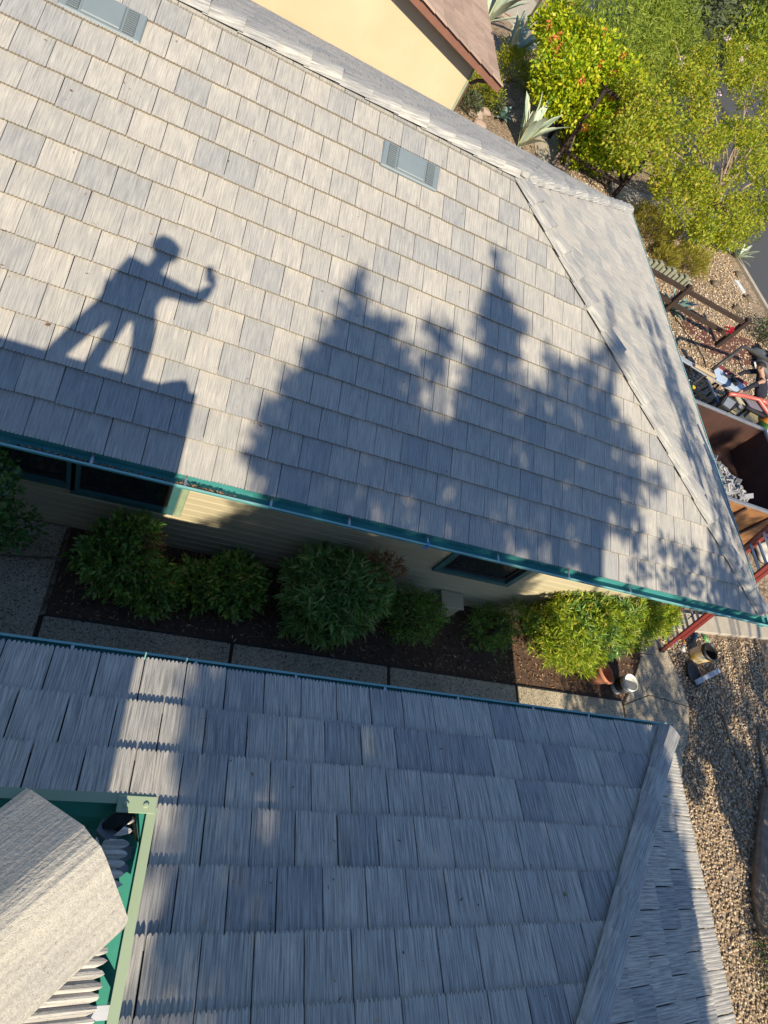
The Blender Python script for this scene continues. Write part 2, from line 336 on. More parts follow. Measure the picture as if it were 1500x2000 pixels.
# ------------------------------------------------------------------ roof tiles
TW = 0.305
def tile_mesh(name, e, seed, ribs=10, L=None, width=TW - 0.006, thick=0.033, amp=0.0045, m=None, teeth=1.0, slot=.004):
    rr = random.Random(seed); L = L or e + 0.06; xs = []; zs = []; ys = []
    rw = width / ribs
    for k in range(ribs):
        h = rr.uniform(0.6, 1.2); j = rr.uniform(-0.12, 0.12)
        for fx, fz, fy in ((0.0, 0.0, 0.009), (0.25 + j * 0.4, 0.8, -0.003), (0.5 + j, 1.0, -0.008), (0.78 + j * 0.4, 0.7, -0.003)):
            xs.append((k + fx) * rw); zs.append(amp * fz * h); ys.append(fy * teeth + rr.uniform(-0.002, 0.002) * (1 if fx else 0.5))
    xs.append(width); zs.append(0); ys.append(0.006)
    n = len(xs); bm = B(); uvl = bm.loops.layers.uv.new('UVMap')
    sl = thick / e
    tf = [bm.verts.new((xs[i], ys[i], thick + zs[i] - sl * ys[i])) for i in range(n)]
    tb = [bm.verts.new((xs[i], L, thick + zs[i] * 0.8 - sl * L)) for i in range(n)]
    bf = [bm.verts.new((xs[i], ys[i] + 0.004, slot)) for i in range(n)]
    fs = []
    for i in range(n - 1):
        fs.append(bm.faces.new((tf[i], tf[i + 1], tb[i + 1], tb[i]))); ff = bm.faces.new((bf[i], bf[i + 1], tf[i + 1], tf[i])); ff.material_index = 1; fs.append(ff)
    lb = bm.verts.new((0, L, -0.004 - sl * L)); rb = bm.verts.new((width, L, -0.004 - sl * L))
    fs.append(bm.faces.new((bf[0], tf[0], tb[0], lb))); fs.append(bm.faces.new((tf[-1], bf[-1], rb, tb[-1])))
    for f in fs:
        for l in f.loops: l[uvl].uv = (l.vert.co.x, l.vert.co.y)
    me = mesh_of(name, bm); me.materials.append(m or M_TILE); me.materials.append(M_BUTT); return me
def plane_frame(O, a, u):
    a = Vector(a); u = Vector(u).normalized(); n = a.cross(u)
    M = Matrix(((a.x, u.x, n.x, O[0]), (a.y, u.y, n.y, O[1]), (a.z, u.z, n.z, O[2]), (0, 0, 0, 1))); return M
def clipped(me, M, cuts, name):
    """copy of a tile mesh cut by world-space planes (point, outward normal)"""
    bm = B(); bm.from_mesh(me); bm.transform(M)
    for co, no in cuts:
        bmesh.ops.bisect_plane(bm, geom=bm.verts[:] + bm.edges[:] + bm.faces[:], plane_co=co, plane_no=no, clear_outer=True)
    if not bm.faces: bm.free(); return None
    bm.transform(M.inverted()); m2 = mesh_of(name, bm); m2.materials.clear(); m2.materials.append(me.materials[0]); m2.materials.append(M_BUTT); return m2
def lay_tiles(F0, e, rows, offs, xmin, xmax, cuts, variants, jitter=0.004):
    """yield (mesh, matrix) of each tile laid on the plane with frame F0 (x along eave, y up slope)"""
    out = []
    for r in range(rows):
        o = offs(r); k = math.floor((xmin - o) / TW)
        x = o + k * TW
        while x < xmax:
            M = F0 @ Matrix.Translation((x + random.uniform(-.001, .001), r * e + random.uniform(-jitter, jitter), random.uniform(-.001, .002))) @ Matrix.Rotation(random.uniform(-.004, .004), 4, 'Z')
            me = random.choice(variants)
            c4 = [M @ Vector(p) for p in ((0, 0, 0), (TW, 0, 0), (TW, e + .06, 0), (0, e + .06, 0))]
            state = 0
            for co, no in cuts:
                ds = [(c - Vector(co)).dot(Vector(no)) for c in c4]
                if min(ds) >= 0: state = 2; break
                if max(ds) > 0: state = max(state, 1)
            if state == 1: me = clipped(me, M, cuts, 'cut_roof_tile')
            if state < 2 and me is not None and len(me.polygons): out.append((me, M))
            x += TW
    return out
def join_pieces(name, pcs, m):
    V = []; Fq = []; UV = []; off = 0; bm = B()
    for me, M in pcs:
        k = len(bm.verts); tmp = bmesh.new(); tmp.from_mesh(me); tmp.transform(M); t2 = bpy.data.meshes.new('t'); tmp.to_mesh(t2); tmp.free(); bm.from_mesh(t2); bpy.data.meshes.remove(t2)
    me = mesh_of(name, bm); me.materials.clear(); me.materials.append(m); me.materials.append(M_BUTT); return me
def cap_mesh(name, L, w0, h0, taper=0.86, thick=0.022, closed=False, seed=0, top=0.5, m=None):
    """angular hip/ridge tile lying along +y, open below, wide end at y = 0"""
    rr = random.Random(seed); prof = [(-1, 0), (-0.93, 0.22), (-top, 0.93), (-top * 0.3, 1.0), (top * 0.3, 1.0), (top, 0.93), (0.93, 0.22), (1, 0)]
    bm = B(); uvl = bm.loops.layers.uv.new('UVMap'); rings = []
    for y, s, dz in ((0, 1.0, 0.0), (L * 0.5, (1 + taper) / 2, -thick * 0.5), (L, taper, -thick)):
        rings.append([bm.verts.new((px * w0 * s, y + (rr.uniform(-.003, .003)), pz * h0 * s + dz)) for px, pz in prof])
    inn = [bm.verts.new((px * (w0 - thick), 0.003, pz * (h0 - thick * 0.9) - (0.004 if pz == 0 else 0))) for px, pz in prof]
    fs = []
    for a, b in zip(rings, rings[1:]):
        for i in range(len(prof) - 1): fs.append(bm.faces.new((a[i + 1], a[i], b[i], b[i + 1])))
    for i in range(len(prof) - 1): fs.append(bm.faces.new((rings[0][i], rings[0][i + 1], inn[i + 1], inn[i])))
    if closed: fs.append(bm.faces.new(inn))
    for f in fs:
        for l in f.loops: l[uvl].uv = (l.vert.co.x * 0.8, l.vert.co.y)
    bmesh.ops.recalc_face_normals(bm, faces=bm.faces[:])
    me = mesh_of(name, bm); me.materials.append(m or M_CAP); return me
def lay_caps(p0, p1, L, mesh, up=(0, 0, 1), lift=0.0, name='hip_tile', parent=None, first=None):
    p0 = Vector(p0); p1 = Vector(p1); d = (p1 - p0); n = int(d.length / L + 0.6); d.normalize()
    s = d.cross(Vector(up)).normalized(); u = s.cross(d)
    for k in range(n):
        q = p0 + d * (k * L)
        M = Matrix(((s.x, d.x, u.x, q.x), (s.y, d.y, u.y, q.y), (s.z, d.z, u.z, q.z), (0, 0, 0, 1)))
        M = M @ Matrix.Translation((random.uniform(-.006, .006), random.uniform(-.006, .006), lift)) @ Matrix.Rotation(random.uniform(-.02, .02), 4, 'Y') @ Matrix.Rotation(random.uniform(-.012, .012), 4, 'Z')
        me = first if (k == 0 and first is not None) else random.choice(mesh)
        link(name, me, None, parent, M)
def gutter(name, p, q, out, parent, m_in, m_rim, depth=0.085, width=0.115, rimw=0.018, clips=(), clipm=None, m0=0, m1=0):
    """open trough running p -> q with its outer rim on the side `out`; p, q run along the inner top edge"""
    p = Vector(p); q = Vector(q); o = Vector(out).normalized(); up = Vector((0, 0, 1))
    prof = [(0, 0.0), (0, -depth), (width * 0.55, -depth), (width * 0.72, -depth * 0.6), (width, -depth * 0.25), (width, 0.0)]
    bm = B(); th = 0.004
    dd = (q - p).normalized()                                 # m0 / m1 mitre the two ends
    A = [bm.verts.new(p + o * x + up * z + dd * m0 * (width - x)) for x, z in prof]; Bq = [bm.verts.new(q + o * x + up * z - dd * m1 * (width - x)) for x, z in prof]
    pr2 = [(x + (th if i >= 2 else -th), z - (th if 0 < i < 5 else 0)) for i, (x, z) in enumerate(prof)]
    A2 = [bm.verts.new(p + o * x + up * z + dd * m0 * (width - x)) for x, z in pr2]; B2 = [bm.verts.new(q + o * x + up * z - dd * m1 * (width - x)) for x, z in pr2]
    for i in range(len(prof) - 1):
        bm.faces.new((A[i], A[i + 1], Bq[i + 1], Bq[i])); bm.faces.new((A2[i + 1], A2[i], B2[i], B2[i + 1]))
    bm.faces.new((A2[0], A[0], Bq[0], B2[0])); bm.faces.new((A[-1], A2[-1], B2[-1], Bq[-1]))
    for a, a2 in ((A, A2), (Bq, B2)):
        for i in range(len(prof) - 1): bm.faces.new((a[i], a[i + 1], a2[i + 1], a2[i]))
    bmesh.ops.recalc_face_normals(bm, faces=bm.faces[:])
    g = obj(name, bm, m_in, parent)
    bm = B(); r0 = p + o * (width - rimw * 0.5 + .007) + up * 0.004; r1 = q + o * (width - rimw * 0.5 + .007) + up * 0.004
    if m0: r0 = r0 + (r1 - r0).normalized() * (rimw * .95 - .001)
    bar(bm, r0, r1, rimw, 0.007); obj('rim', bm, m_rim, g)
    d = (q - p).normalized()
    for t in clips:
        bm = B(); c = p + d * t
        bar(bm, c + o * -0.01 + up * 0.0, c + o * (width - 0.012) + up * 0.0, 0.022, 0.006)
        bar(bm, c + o * (width - 0.012) + up * 0.002, c + o * (width - 0.012) + up * -0.03, 0.022, 0.004, up=o)
        obj('gutter_hanger', bm, clipm or M_CLIP, g)
    return g

# ================================================================== GROUND, PATHS, STREET
def poly_slab(bm, pts, z0, z1):
    a = [bm.verts.new((p[0], p[1], z1)) for p in pts]; b = [bm.verts.new((p[0], p[1], z0)) for p in pts]
    bm.faces.new(a); bm.faces.new(b[::-1]); n = len(pts)
    for i in range(n): bm.faces.new((b[i], b[(i + 1) % n], a[(i + 1) % n], a[i]))
    bmesh.ops.recalc_face_normals(bm, faces=bm.faces[:])
bm = B(); S = 600
vs = [bm.verts.new(p) for p in ((-S, -S, GZ), (S, -S, GZ), (S, S, GZ), (-S, S, GZ))]; bm.faces.new(vs)
tag(obj('ground', bm, M_GROUND), kind='structure')

path = bpy.data.objects.new('path', None); COL.objects.link(path); WL[path] = Vector((0, 0, 0)); tag(path, kind='structure')
PT = GZ + 0.05
xs = [-1.0, 1.12, 3.27, 5.40, 7.50]
for a, b in zip(xs, xs[1:]):
    bm = B(); poly_slab(bm, [(a + .022, -0.75), (b - .022, -0.75), (b - .022, 1.06), (a + .022, 1.06)], GZ - .05, PT); bevel(bm, .008); obj('slab', bm, M_AGG, path)
for pts in ([(-3.2, -0.75), (-1.03, -0.75), (-1.03, 1.74), (-3.2, 1.40)], [(-3.2, 1.43), (-1.03, 1.77), (-1.03, 2.17), (-3.2, 2.17)],
            [(7.52, -0.75), (8.2, -0.75), (8.60, 0.30), (8.90, .72), (9.04, 1.135), (8.15, 1.238), (7.52, 1.005)],
            [(7.53, 1.02), (8.15, 1.25), (9.04, 1.15), (8.99, 1.5), (8.84, 2.05), (8.60, 2.42), (8.16, 2.42), (8.12, 1.86), (7.80, 1.38)]):
    bm = B(); poly_slab(bm, pts, GZ - .05, PT); bevel(bm, .008); obj('slab', bm, M_AGG, path)
for x in xs[:4]:
    bm = B(); box(bm, (x - .02, -0.75, GZ - .05), (x + .02, 1.06, PT - .006)); obj('divider_board', bm, M_WOODDK, path)
bm = B(); poly_slab(bm, [(-0.98, 1.08), (7.50, 1.08), (7.78, 1.40), (8.10, 1.87), (8.14, 2.42), (7.6, 2.6), (-0.98, 2.25)], GZ - .05, GZ + .018)
bed = obj('mulch_bed', bm, M_SOIL); tag(bed, kind='structure')
bm = B()
poly_slab(bm, [(-1.0, 1.063), (7.51, 1.063), (7.515, 1.078), (-1.0, 1.078)], GZ - .05, PT - .004)
obj('bed_edging', bm, M_BLACK, bed)
# mulch chips
n = 5200; P = np.stack([RNG.uniform(-0.95, 8.0, n), RNG.uniform(1.1, 2.2, n), np.full(n, GZ + .024)], 1)
P = P[~((P[:, 0] > 7.45) & (P[:, 1] < 1.1 + (P[:, 0] - 7.45) * 1.25))]; n = len(P)
P[:, 2] += RNG.uniform(0, .02, n); D = RNG.normal(size=(n, 3)); D[:, 2] *= 0.25
tag(link('mulch_chips', leaf_mesh('mulch_chips', P, D, RNG.uniform(.03, .09, n), RNG.uniform(.008, .022, n), 0.1, 0.1), M_CHIP), 'loose bark chips and dry leaves strewn over the planting bed', 'mulch', kind='stuff')
# pale concrete strip beyond the house corner
bm = B(); poly_slab(bm, [(8.75, 2.50), (14.5, 3.02), (14.5, 3.42), (8.75, 2.86)], GZ - .05, GZ + .09); bevel(bm, .012)
M_PALE = simple('pale_concrete', (0.46, 0.40, 0.31), (0.36, 0.31, 0.24), scale=4, rough=0.9, bmp=0.2)
tag(obj('kerb', bm, M_PALE), kind='structure')
# gravel stones on the near right
def stones(name, n, xr, yr, smin, smax, keep):
    ico = bmesh.new(); bmesh.ops.create_icosphere(ico, subdivisions=1, radius=1.0)
    V0 = np.array([v.co[:] for v in ico.verts]); F0 = np.array([[v.index for v in f.verts] for f in ico.faces]); ico.free()
    C = np.stack([RNG.uniform(*xr, n), RNG.uniform(*yr, n)], 1); C = C[keep(C)]; n = len(C)
    s = RNG.uniform(smin, smax, n); sq = np.stack([s * RNG.uniform(.8, 1.25, n), s * RNG.uniform(.6, 1, n), s * RNG.uniform(.35, .6, n)], 1)
    a = RNG.uniform(0, 6.28, n); ca, sa = np.cos(a), np.sin(a)
    V = V0[None] * sq[:, None] * RNG.uniform(.82, 1.15, (n, len(V0), 1))
    X = V[..., 0] * ca[:, None] - V[..., 1] * sa[:, None]; Y = V[..., 0] * sa[:, None] + V[..., 1] * ca[:, None]
    Zc = GZ + sq[:, 2] * 0.45 + RNG.uniform(0, 0.02, n)
    V = np.stack([X + C[:, :1], Y + C[:, 1:], V[..., 2] + Zc[:, None]], -1)
    Fc = (F0[None] + (np.arange(n) * len(V0))[:, None, None]).reshape(-1, 3)
    return np_mesh(name, V, Fc, True)
keep = lambda C: ~((C[:, 0] < np.interp(C[:, 1], [-.8, -.75, .3, .72, 1.12, 1.5, 2.05, 2.45], [8.2, 8.23, 8.63, 8.93, 9.07, 9.02, 8.87, 8.62])) & (C[:, 1] > -0.8) & (C[:, 1] < 2.45)) & ~((C[:, 1] > 2.42 + (C[:, 0] - 8.75) * .09) & (C[:, 1] < 3.3 + (C[:, 0] - 8.75) * .09)) & ~((C[:, 0] < 7.6) & (C[:, 1] > .4))
tag(link('gravel_stones', stones('gravel_stones', 24000, (6.2, 11.6), (-3.6, 3.4), .012, .028, keep), M_STONE), 'tan river gravel spread beside the curved concrete path', 'gravel', kind='stuff')
keep2 = lambda C: (C[:, 1] > 3.9) & ~((C[:, 0] < 12.1) & (C[:, 1] < 7.7))
tag(link('gravel_stones', stones('gravel_stones', 9000, (9.5, 17.0), (7.6, 18.0), .022, .045, keep2), M_STONE), 'tan gravel yard around the rail fence and work table', 'gravel', kind='stuff')
# red-brown mulch under the rail fence
pp = [at(*q) for q in ((1315, 590), (1345, 600), (1400, 640), (1470, 668), (1500, 690), (1500, 720), (1440, 712), (1385, 690), (1335, 640))]
bm = B(); poly_slab(bm, pp, GZ - .05, GZ + .02)
tag(obj('flower_bed', bm, simple('red_brown_mulch', (0.17, 0.062, 0.04), (0.07, 0.03, 0.02), scale=10, rough=1, bmp=.8, bscale=50)), kind='structure')
# street and driveway
M_ASPH = simple('asphalt', (0.075, 0.075, 0.08), (0.055, 0.055, 0.06), scale=20, rough=0.9, bmp=.2, bscale=200)
bm = B(); poly_slab(bm, [(17.25, 19.6), (17.95, 16.0), (20.0, 6.0), (60, 6.0), (60, 70), (7.5, 70), (10.6, 33.0)], GZ - .05, GZ + .008)
tag(obj('street', bm, M_ASPH), kind='structure')
bm = B(); poly_slab(bm, [(17.05, 19.6), (17.25, 19.6), (17.95, 16.0), (20.0, 6.0), (19.8, 6.0), (17.76, 15.9)], GZ - .05, GZ + .10)
tag(obj('kerb', bm, M_PALE), kind='structure')
bm = B(); poly_slab(bm, [at(960, 10)[:2], at(1000, 48)[:2], at(1062, 84)[:2], at(1080, 62)[:2], at(1060, 22)[:2], at(1010, -40)[:2]], GZ - .05, GZ + .012)
drv = obj('driveway', bm, M_PALE); tag(drv, kind='structure')
bm = B(); a, b = at(985, 27), at(1068, 74); bar(bm, (a[0], a[1], GZ + .015), (b[0], b[1], GZ + .015), .12, .02)
obj('brick_border', bm, simple('red_brick', (0.33, 0.10, 0.06), rough=.9), drv)
# paved garden walk by the arbor
bm = B(); poly_slab(bm, [at(1195, 352)[:2], at(1235, 372)[:2], at(1325, 398)[:2], at(1345, 428)[:2], at(1238, 412)[:2], at(1190, 385)[:2]], GZ - .05, GZ + .03)
tag(obj('garden_walk', bm, simple('grey_pavers', (0.33, 0.29, 0.25), (0.25, 0.21, 0.18), scale=4, rough=.9)), kind='structure')
for a, b, in (((1035, 225), (1075, 262)), ((1010, 245), (1055, 275))):
    pass
pts = [at(*q)[:2] for q in ((1040, 262), (1078, 255), (1092, 300), (1070, 330), (1046, 300))]
bm = B(); poly_slab(bm, pts, GZ - .05, GZ + .025)
tag(obj('stepping_pad', bm, M_PALE), kind='structure')

# ================================================================== FAR HOUSE (grey tiles, seen across the courtyard)
FE = 0.3397; FY0, FZ0, FX = 1.70, -0.04, 7.75; RY = 6.33; RX = 3.08; FB = 10.96
RZ = FZ0 + (RY - FY0) / 3.0
sF = math.atan(1 / 3.); cF, nF = math.cos(sF), math.sin(sF)
far = thing('house', 'long single-storey house with grey shake tiles and tan siding across the courtyard', 'house', (2.5, 6.3, GZ))
def roof_deck(faces, parent, d=0.045):
    bm = B()
    for f in faces:
        v = [bm.verts.new((p[0], p[1], p[2] - d)) for p in f]; bm.faces.new(v)
    return obj('roof', bm, M_DECK, parent)
xl = -7.0
deckF = roof_deck([[(xl, FY0 + .02, FZ0), (FX - .03, FY0 + .02, FZ0), (RX, RY, RZ), (xl, RY, RZ)],
                   [(FX - .03, FY0 + .02, FZ0), (FX - .03, FB, FZ0), (RX, RY, RZ)],
                   [(FX - .03, FB, FZ0), (xl, FB, FZ0), (xl, RY, RZ), (RX, RY, RZ)]], far)
varF = [tile_mesh('roof_tile', FE, s, thick=.029, amp=.0035, teeth=.6) for s in range(8)]
def normal2(a, b, side):
    """vertical plane through a, b; normal pointing to `side`"""
    d = Vector((b[0] - a[0], b[1] - a[1], 0)); n = Vector((d.y, -d.x, 0)).normalized()
    if n.dot(Vector((side[0] - a[0], side[1] - a[1], 0))) < 0: n = -n
    return (Vector((a[0], a[1], 0)), n)
corner = (FX, FY0); rend = (RX, RY); bcorner = (FX, FB)
cutA = [normal2(corner, rend, (20, 6)), (Vector((0, RY + .02, 0)), Vector((0, 1, 0)))]
Ff = plane_frame((0, FY0, FZ0), (1, 0, 0), (0, cF, nF))
offF = [-1.287, -1.441, -1.607, -1.451, -1.624, -1.787, -1.954, -2.111, -1.955, -2.124, -2.281, -2.143, -1.085, -0.96, -1.11]
front = lay_tiles(Ff, FE, 15, lambda r: offF[r] + .002, -6.0, 9.0, cutA, varF)
def px(P):
    q = ROT @ (np.array(P[:]) - CAM); return 750 + FPX * q[0] / q[2], 1000 + FPX * q[1] / q[2], q[2]
def vent_px(P):
    return False
vis = []; rest = []
for me, M in front:
    c = M @ Vector((TW / 2, FE / 2, 0)); x, y, d = px(c)
    (vis if (-45 < x < 1530 and -40 < y < 2040) else rest).append((me, M, d))
vis.sort(key=lambda a: a[2])
rest = [(a, b) for a, b, _ in rest] + [(a, b) for a, b, _ in vis[300:]]
# the two roof vents replace tiles: handled by lifting above them
for me, M, _ in vis[:300]: link('roof_tile', me, None, deckF, M)
bcut = [normal2(bcorner, rend, (20, 8)), (Vector((0, RY - .02, 0)), Vector((0, -1, 0)))]
Fb = plane_frame((0, FB, FZ0), (-1, 0, 0), (0, -cF, nF))
rest += lay_tiles(Fb, FE, 15, lambda r: 0.1 + .1525 * (r % 2), -8.2, 5.0, bcut, varF)
tag(link('roof_tiles', join_pieces('roof_tiles', rest, M_TILE), None, deckF), kind='stuff')
sl = math.atan2(RZ - FZ0, FX - RX); cE, nE = math.cos(sl), math.sin(sl)
Fe = plane_frame((FX, 0, FZ0), (0, 1, 0), (-cE, 0, nE))
ecut = [normal2(corner, rend, (0, 0)), normal2(bcorner, rend, (0, 12))]
east = lay_tiles(Fe, FE, 15, lambda r: 0.05 + .1525 * (r % 2), 1.4, 11.2, ecut, varF)
tag(link('roof_tiles', join_pieces('roof_tiles', east, M_TILE), None, deckF), 'grey tiles of the hip end above the side yard', kind='stuff')
caps = [cap_mesh('hip_tile', 0.42, 0.135, 0.082, seed=s, top=0.6, thick=.028) for s in range(4)]
hipd = Vector((RX - FX, RY - FY0, RZ - FZ0)).normalized()
lay_caps(Vector((FX - .06, FY0 + .06, FZ0 + .035)), (RX, RY, RZ + .035), 0.365, caps, lift=0.008, parent=deckF)
lay_caps(Vector((FX - .06, FB - .06, FZ0 + .035)), (RX, RY, RZ + .02), 0.365, caps, parent=deckF)
lay_caps((RX + .12, RY, RZ + .045), (-6.5, RY, RZ + .045), 0.365, caps, name='ridge_tile', parent=deckF)
bm = B(); blob(bm, (RX + .06, RY - .06, RZ + .085), .085, 2, .3, 3, (1, 1, .5)); obj('mortar', bm, M_MORTAR, deckF, True)
# vents
def vent(cx, s0, wd, ht):
    O = Vector((cx, FY0 + s0 * cF, FZ0 + s0 * nF)); M = plane_frame(O, (1, 0, 0), (0, cF, nF)) @ Matrix.Translation((0, 0, .052))
    bm = B(); box(bm, (-wd / 2, 0, -.05), (wd / 2, ht, -.008), M); bevel(bm, .012)
    v = obj('roof_vent', bm, M_VENT, deckF)
    bm = B(); box(bm, (-wd / 2 + .19, .03, -.01), (wd / 2 - .19, ht - .02, .012), M); bevel(bm, .01); obj('cover', bm, M_VENT, v)
    for sx in (-1, 1):
        x0 = sx * (wd / 2 - .12); bm = B(); box(bm, (x0 - .052, .03, -.012), (x0 + .052, ht - .03, -.005), M); obj('louvre_recess', bm, M_DARK, v)
        nsl = 12
        for k in range(nsl):
            yy = .035 + (ht - .075) * k / (nsl - 1); bm = B(); box(bm, (x0 - .05, yy, -.006), (x0 + .05, yy + .008, .007), M); obj('louvre_slat', bm, M_VENT, v)
a = onF(742, 322); b = onF(850, 371); sv = (a[1] - FY0) / cF
vent((a[0] + b[0]) / 2, sv - .02, .735, .345)
b2 = onF(272, 88); vent(b2[0] - .36, (b2[1] - FY0) / cF - .02, .735, .345)
# gutter along the courtyard eave
gx0, gx1 = xl, FX + .10
clipx = [onF(q[0], q[1])[0] for q in ((182, 890), (364, 935), (530, 980), (682, 1020), (835, 1058), (972, 1095), (1110, 1130), (1230, 1160))]
gutter('gutter', (gx0, 1.715, -.055), (gx1, 1.715, -.055), (0, -1, 0), far, M_TEAL, M_RIM2, clips=[x - gx0 for x in clipx], clipm=M_ALU, width=.128)
gutter('gutter', (FX - .01, 1.60, -.058), (FX - .01, FB, -.058), (1, 0, 0), far, M_TEAL, M_RIM2, width=.115)
P = []; D = []
for k in range(500):
    x = random.choice([random.gauss(-1.1, .25), random.gauss(-.55, .4), random.gauss(.2, .15)]); P.append((x, random.uniform(1.605, 1.63), -.07)); D.append((random.uniform(-1, 1), random.uniform(-.5, .5), random.uniform(0, .3)))
tag(leaf_part('leaf_litter', (np.array(P), np.array(D), np.full(len(P), .03), np.full(len(P), .012)), M_CHIP, far), kind='stuff')
# blue tape on the gutter
bm = B(); c = Vector(onF(835, 1062)); c = Vector((c.x, 1.575, -.06))
Mt = Matrix.Translation(c) @ Matrix.Rotation(.5, 4, 'Y')
box(bm, (-.018, -.004, -.07), (.018, 0, .012), Mt); box(bm, (-.018, -.004, .008), (.018, .05, .013), Mt); bevel(bm, .002)
tag(obj('tape_strip', bm, simple('blue_tape', (0.08, 0.28, 0.75), rough=.5)), 'short strip of bright blue tape stuck on the teal gutter rim', 'tape')
# fascia + soffit
bm = B(); box(bm, (xl, 1.735, -.27), (7.66, 1.76, -.075)); obj('fascia', bm, M_TRIM, far)
bm = B(); box(bm, (xl, 1.762, -.29), (7.7, 2.24, -.27)); obj('soffit', bm, M_SIDING, far)
bm = B(); box(bm, (7.66, 1.76, -.27), (7.69, FB - .05, -.075)); obj('fascia', bm, M_TRIM, far)
# courtyard wall with lap siding, built board by board around the windows
WY = 2.22
bm = B(); box(bm, (xl, WY + .02, GZ), (7.25, WY + .12, -.28)); box(bm, (7.15, WY + .121, GZ), (7.25, FB - .5, -.28)); box(bm, (xl, FB - .5, GZ), (7.25, FB - .4, -.28))
wall = obj('wall', bm, M_SIDING, far)
wins = [(-2.6, -1.06, -1.52, -.50), (-.93, -.02, -1.60, -.50), (3.55, 4.62, -1.55, -.55)]
nb = 17; bh = (2.58 - .30) / nb
for k in range(nb):
    z0 = GZ + .02 + k * bh; z1 = z0 + bh; segs = [(xl, 7.27)]
    for x0, x1, za, zb in wins:
        if z1 > za - .07 and z0 < zb + .07:
            ns = []
            for s in segs:
                if s[1] <= x0 - .07 or s[0] >= x1 + .07: ns.append(s)
                else:
                    if s[0] < x0 - .08: ns.append((s[0], x0 - .08))
                    if s[1] > x1 + .08: ns.append((x1 + .08, s[1]))
            segs = ns
    for s in segs:
        bm = B(); x0, x1 = s
        sec = [(WY - .028, z0 + .003), (WY - .028, z1 - .016), (WY + .004, z1 + .002), (WY + .0195, z1 + .002), (WY + .0195, z0 + .003)]
        a_ = [bm.verts.new((x0, y_, z_)) for y_, z_ in sec]; b_ = [bm.verts.new((x1, y_, z_)) for y_, z_ in sec]
        bm.faces.new(a_); bm.faces.new(b_[::-1])
        for q_ in range(5): bm.faces.new((a_[q_], b_[q_], b_[(q_ + 1) % 5], a_[(q_ + 1) % 5]))
        bmesh.ops.recalc_face_normals(bm, faces=bm.faces[:]); obj('siding_board', bm, M_SIDING, wall)
def window(x0, x1, z0, z1, sash=.06):
    bm = B(); t = .085
    for a, b in (((x0 - t, z0 - t), (x1 + t, z0)), ((x0 - t, z1), (x1 + t, z1 + t)), ((x0 - t, z0), (x0, z1)), ((x1, z0), (x1 + t, z1))):
        box(bm, (a[0], WY - .06, a[1]), (b[0], WY + .018, b[1]))
    wn = obj('window', bm, M_TRIM, far)
    bm = B()
    for a, b in (((x0, z0), (x1, z0 + sash)), ((x0, z1 - sash), (x1, z1)), ((x0, z0 + sash), (x0 + sash, z1 - sash)), ((x1 - sash, z0 + sash), (x1, z1 - sash))):
        box(bm, (a[0], WY - .02, a[1]), (b[0], WY + .017, b[1]))
    obj('sash', bm, M_BLACK, wn)
    bm = B(); box(bm, (x0 + sash, WY - .002, z0 + sash), (x1 - sash, WY + .016, z1 - sash)); obj('pane', bm, M_GLASS, wn)
for q in wins: window(*q)
M_PTRIM = simple('pale_green_trim', (0.34, 0.42, 0.27), rough=.6)
bm = B(); box(bm, (.07, WY - .075, -1.66), (.15, WY - .018, -.29)); bevel(bm, .012); obj('corner_trim', bm, M_PTRIM, far)
# board box / utility cover against the wall
t = thing('utility_box', 'low tan utility box standing against the siding behind dark shrub', 'box', (4.05, 2.1, GZ))
bm = B(); box(bm, (3.95, 1.95, GZ), (4.28, 2.17, -2.2)); bevel(bm, .01); obj('cabinet', bm, M_SIDING, t)
bm = B(); box(bm, (3.93, 1.93, -2.198), (4.30, 2.18, -2.17)); bevel(bm, .006); obj('lid', bm, M_SIDING, t)

# ================================================================== NEAR HOUSE (roof wing below the camera)
NE = 0.350; NX = 5.36; NB = -8.6; NRY = -4.3; NRX = NX - 4.3; NRZ = 4.3 / 3
near = thing('house', 'low roof wing of ribbed grey tiles in the foreground with hip end at right', 'house', (0, -4, GZ))
nxl = -6.0
deckN = roof_deck([[(NX - .03, -.02, 0), (nxl, -.02, 0), (nxl, NRY, NRZ), (NRX, NRY, NRZ)],
                   [(NX - .03, NB, 0), (NX - .03, -.02, 0), (NRX, NRY, NRZ)],
                   [(nxl, NB, 0), (NX - .03, NB, 0), (NRX, NRY, NRZ), (nxl, NRY, NRZ)]], near)
varN = [tile_mesh('roof_tile', NE, 40 + s, amp=.0030, m=M_TILEN, width=TW - .009, slot=.010, teeth=1.15) for s in range(8)]
Nf = plane_frame((0, 0, 0), (-1, 0, 0), (0, -cF, nF))
offN = [0.0, -0.1234, 0.0555, -0.0714, 0.1053, -0.030]
def oN(r): return -(offN[r] if r < 6 else (0.1 if r % 2 else -0.04)) + .002
ncut = [normal2((NX, 0), (NRX, NRY), (20, -1)), (Vector((0, NRY, 0)), Vector((0, -1, 0)))]
nfront = lay_tiles(Nf, NE, 13, oN, -NX - .5, 2.6, ncut, varN)
Ne = plane_frame((NX, 0, 0), (0, 1, 0), (-cF, 0, nF))
necut = [normal2((NX, 0), (NRX, NRY), (0, 0)), normal2((NX, NB), (NRX, NRY), (0, -8))]
neast = lay_tiles(Ne, NE, 13, lambda r: 0.07 + (.1525 * (r % 2)) + random.uniform(-.03, .03), -8.9, .3, necut, varN)
vis = []; rest = []
for me, M in nfront + neast:
    c = M @ Vector((TW / 2, NE / 2, 0)); x, y, d = px(c)
    (vis if (d > 0 and -60 < x < 1560 and -40 < y < 2080) else rest).append((me, M, d))
vis.sort(key=lambda a: a[2]); rest = [(a, b) for a, b, _ in rest + vis[300:]]
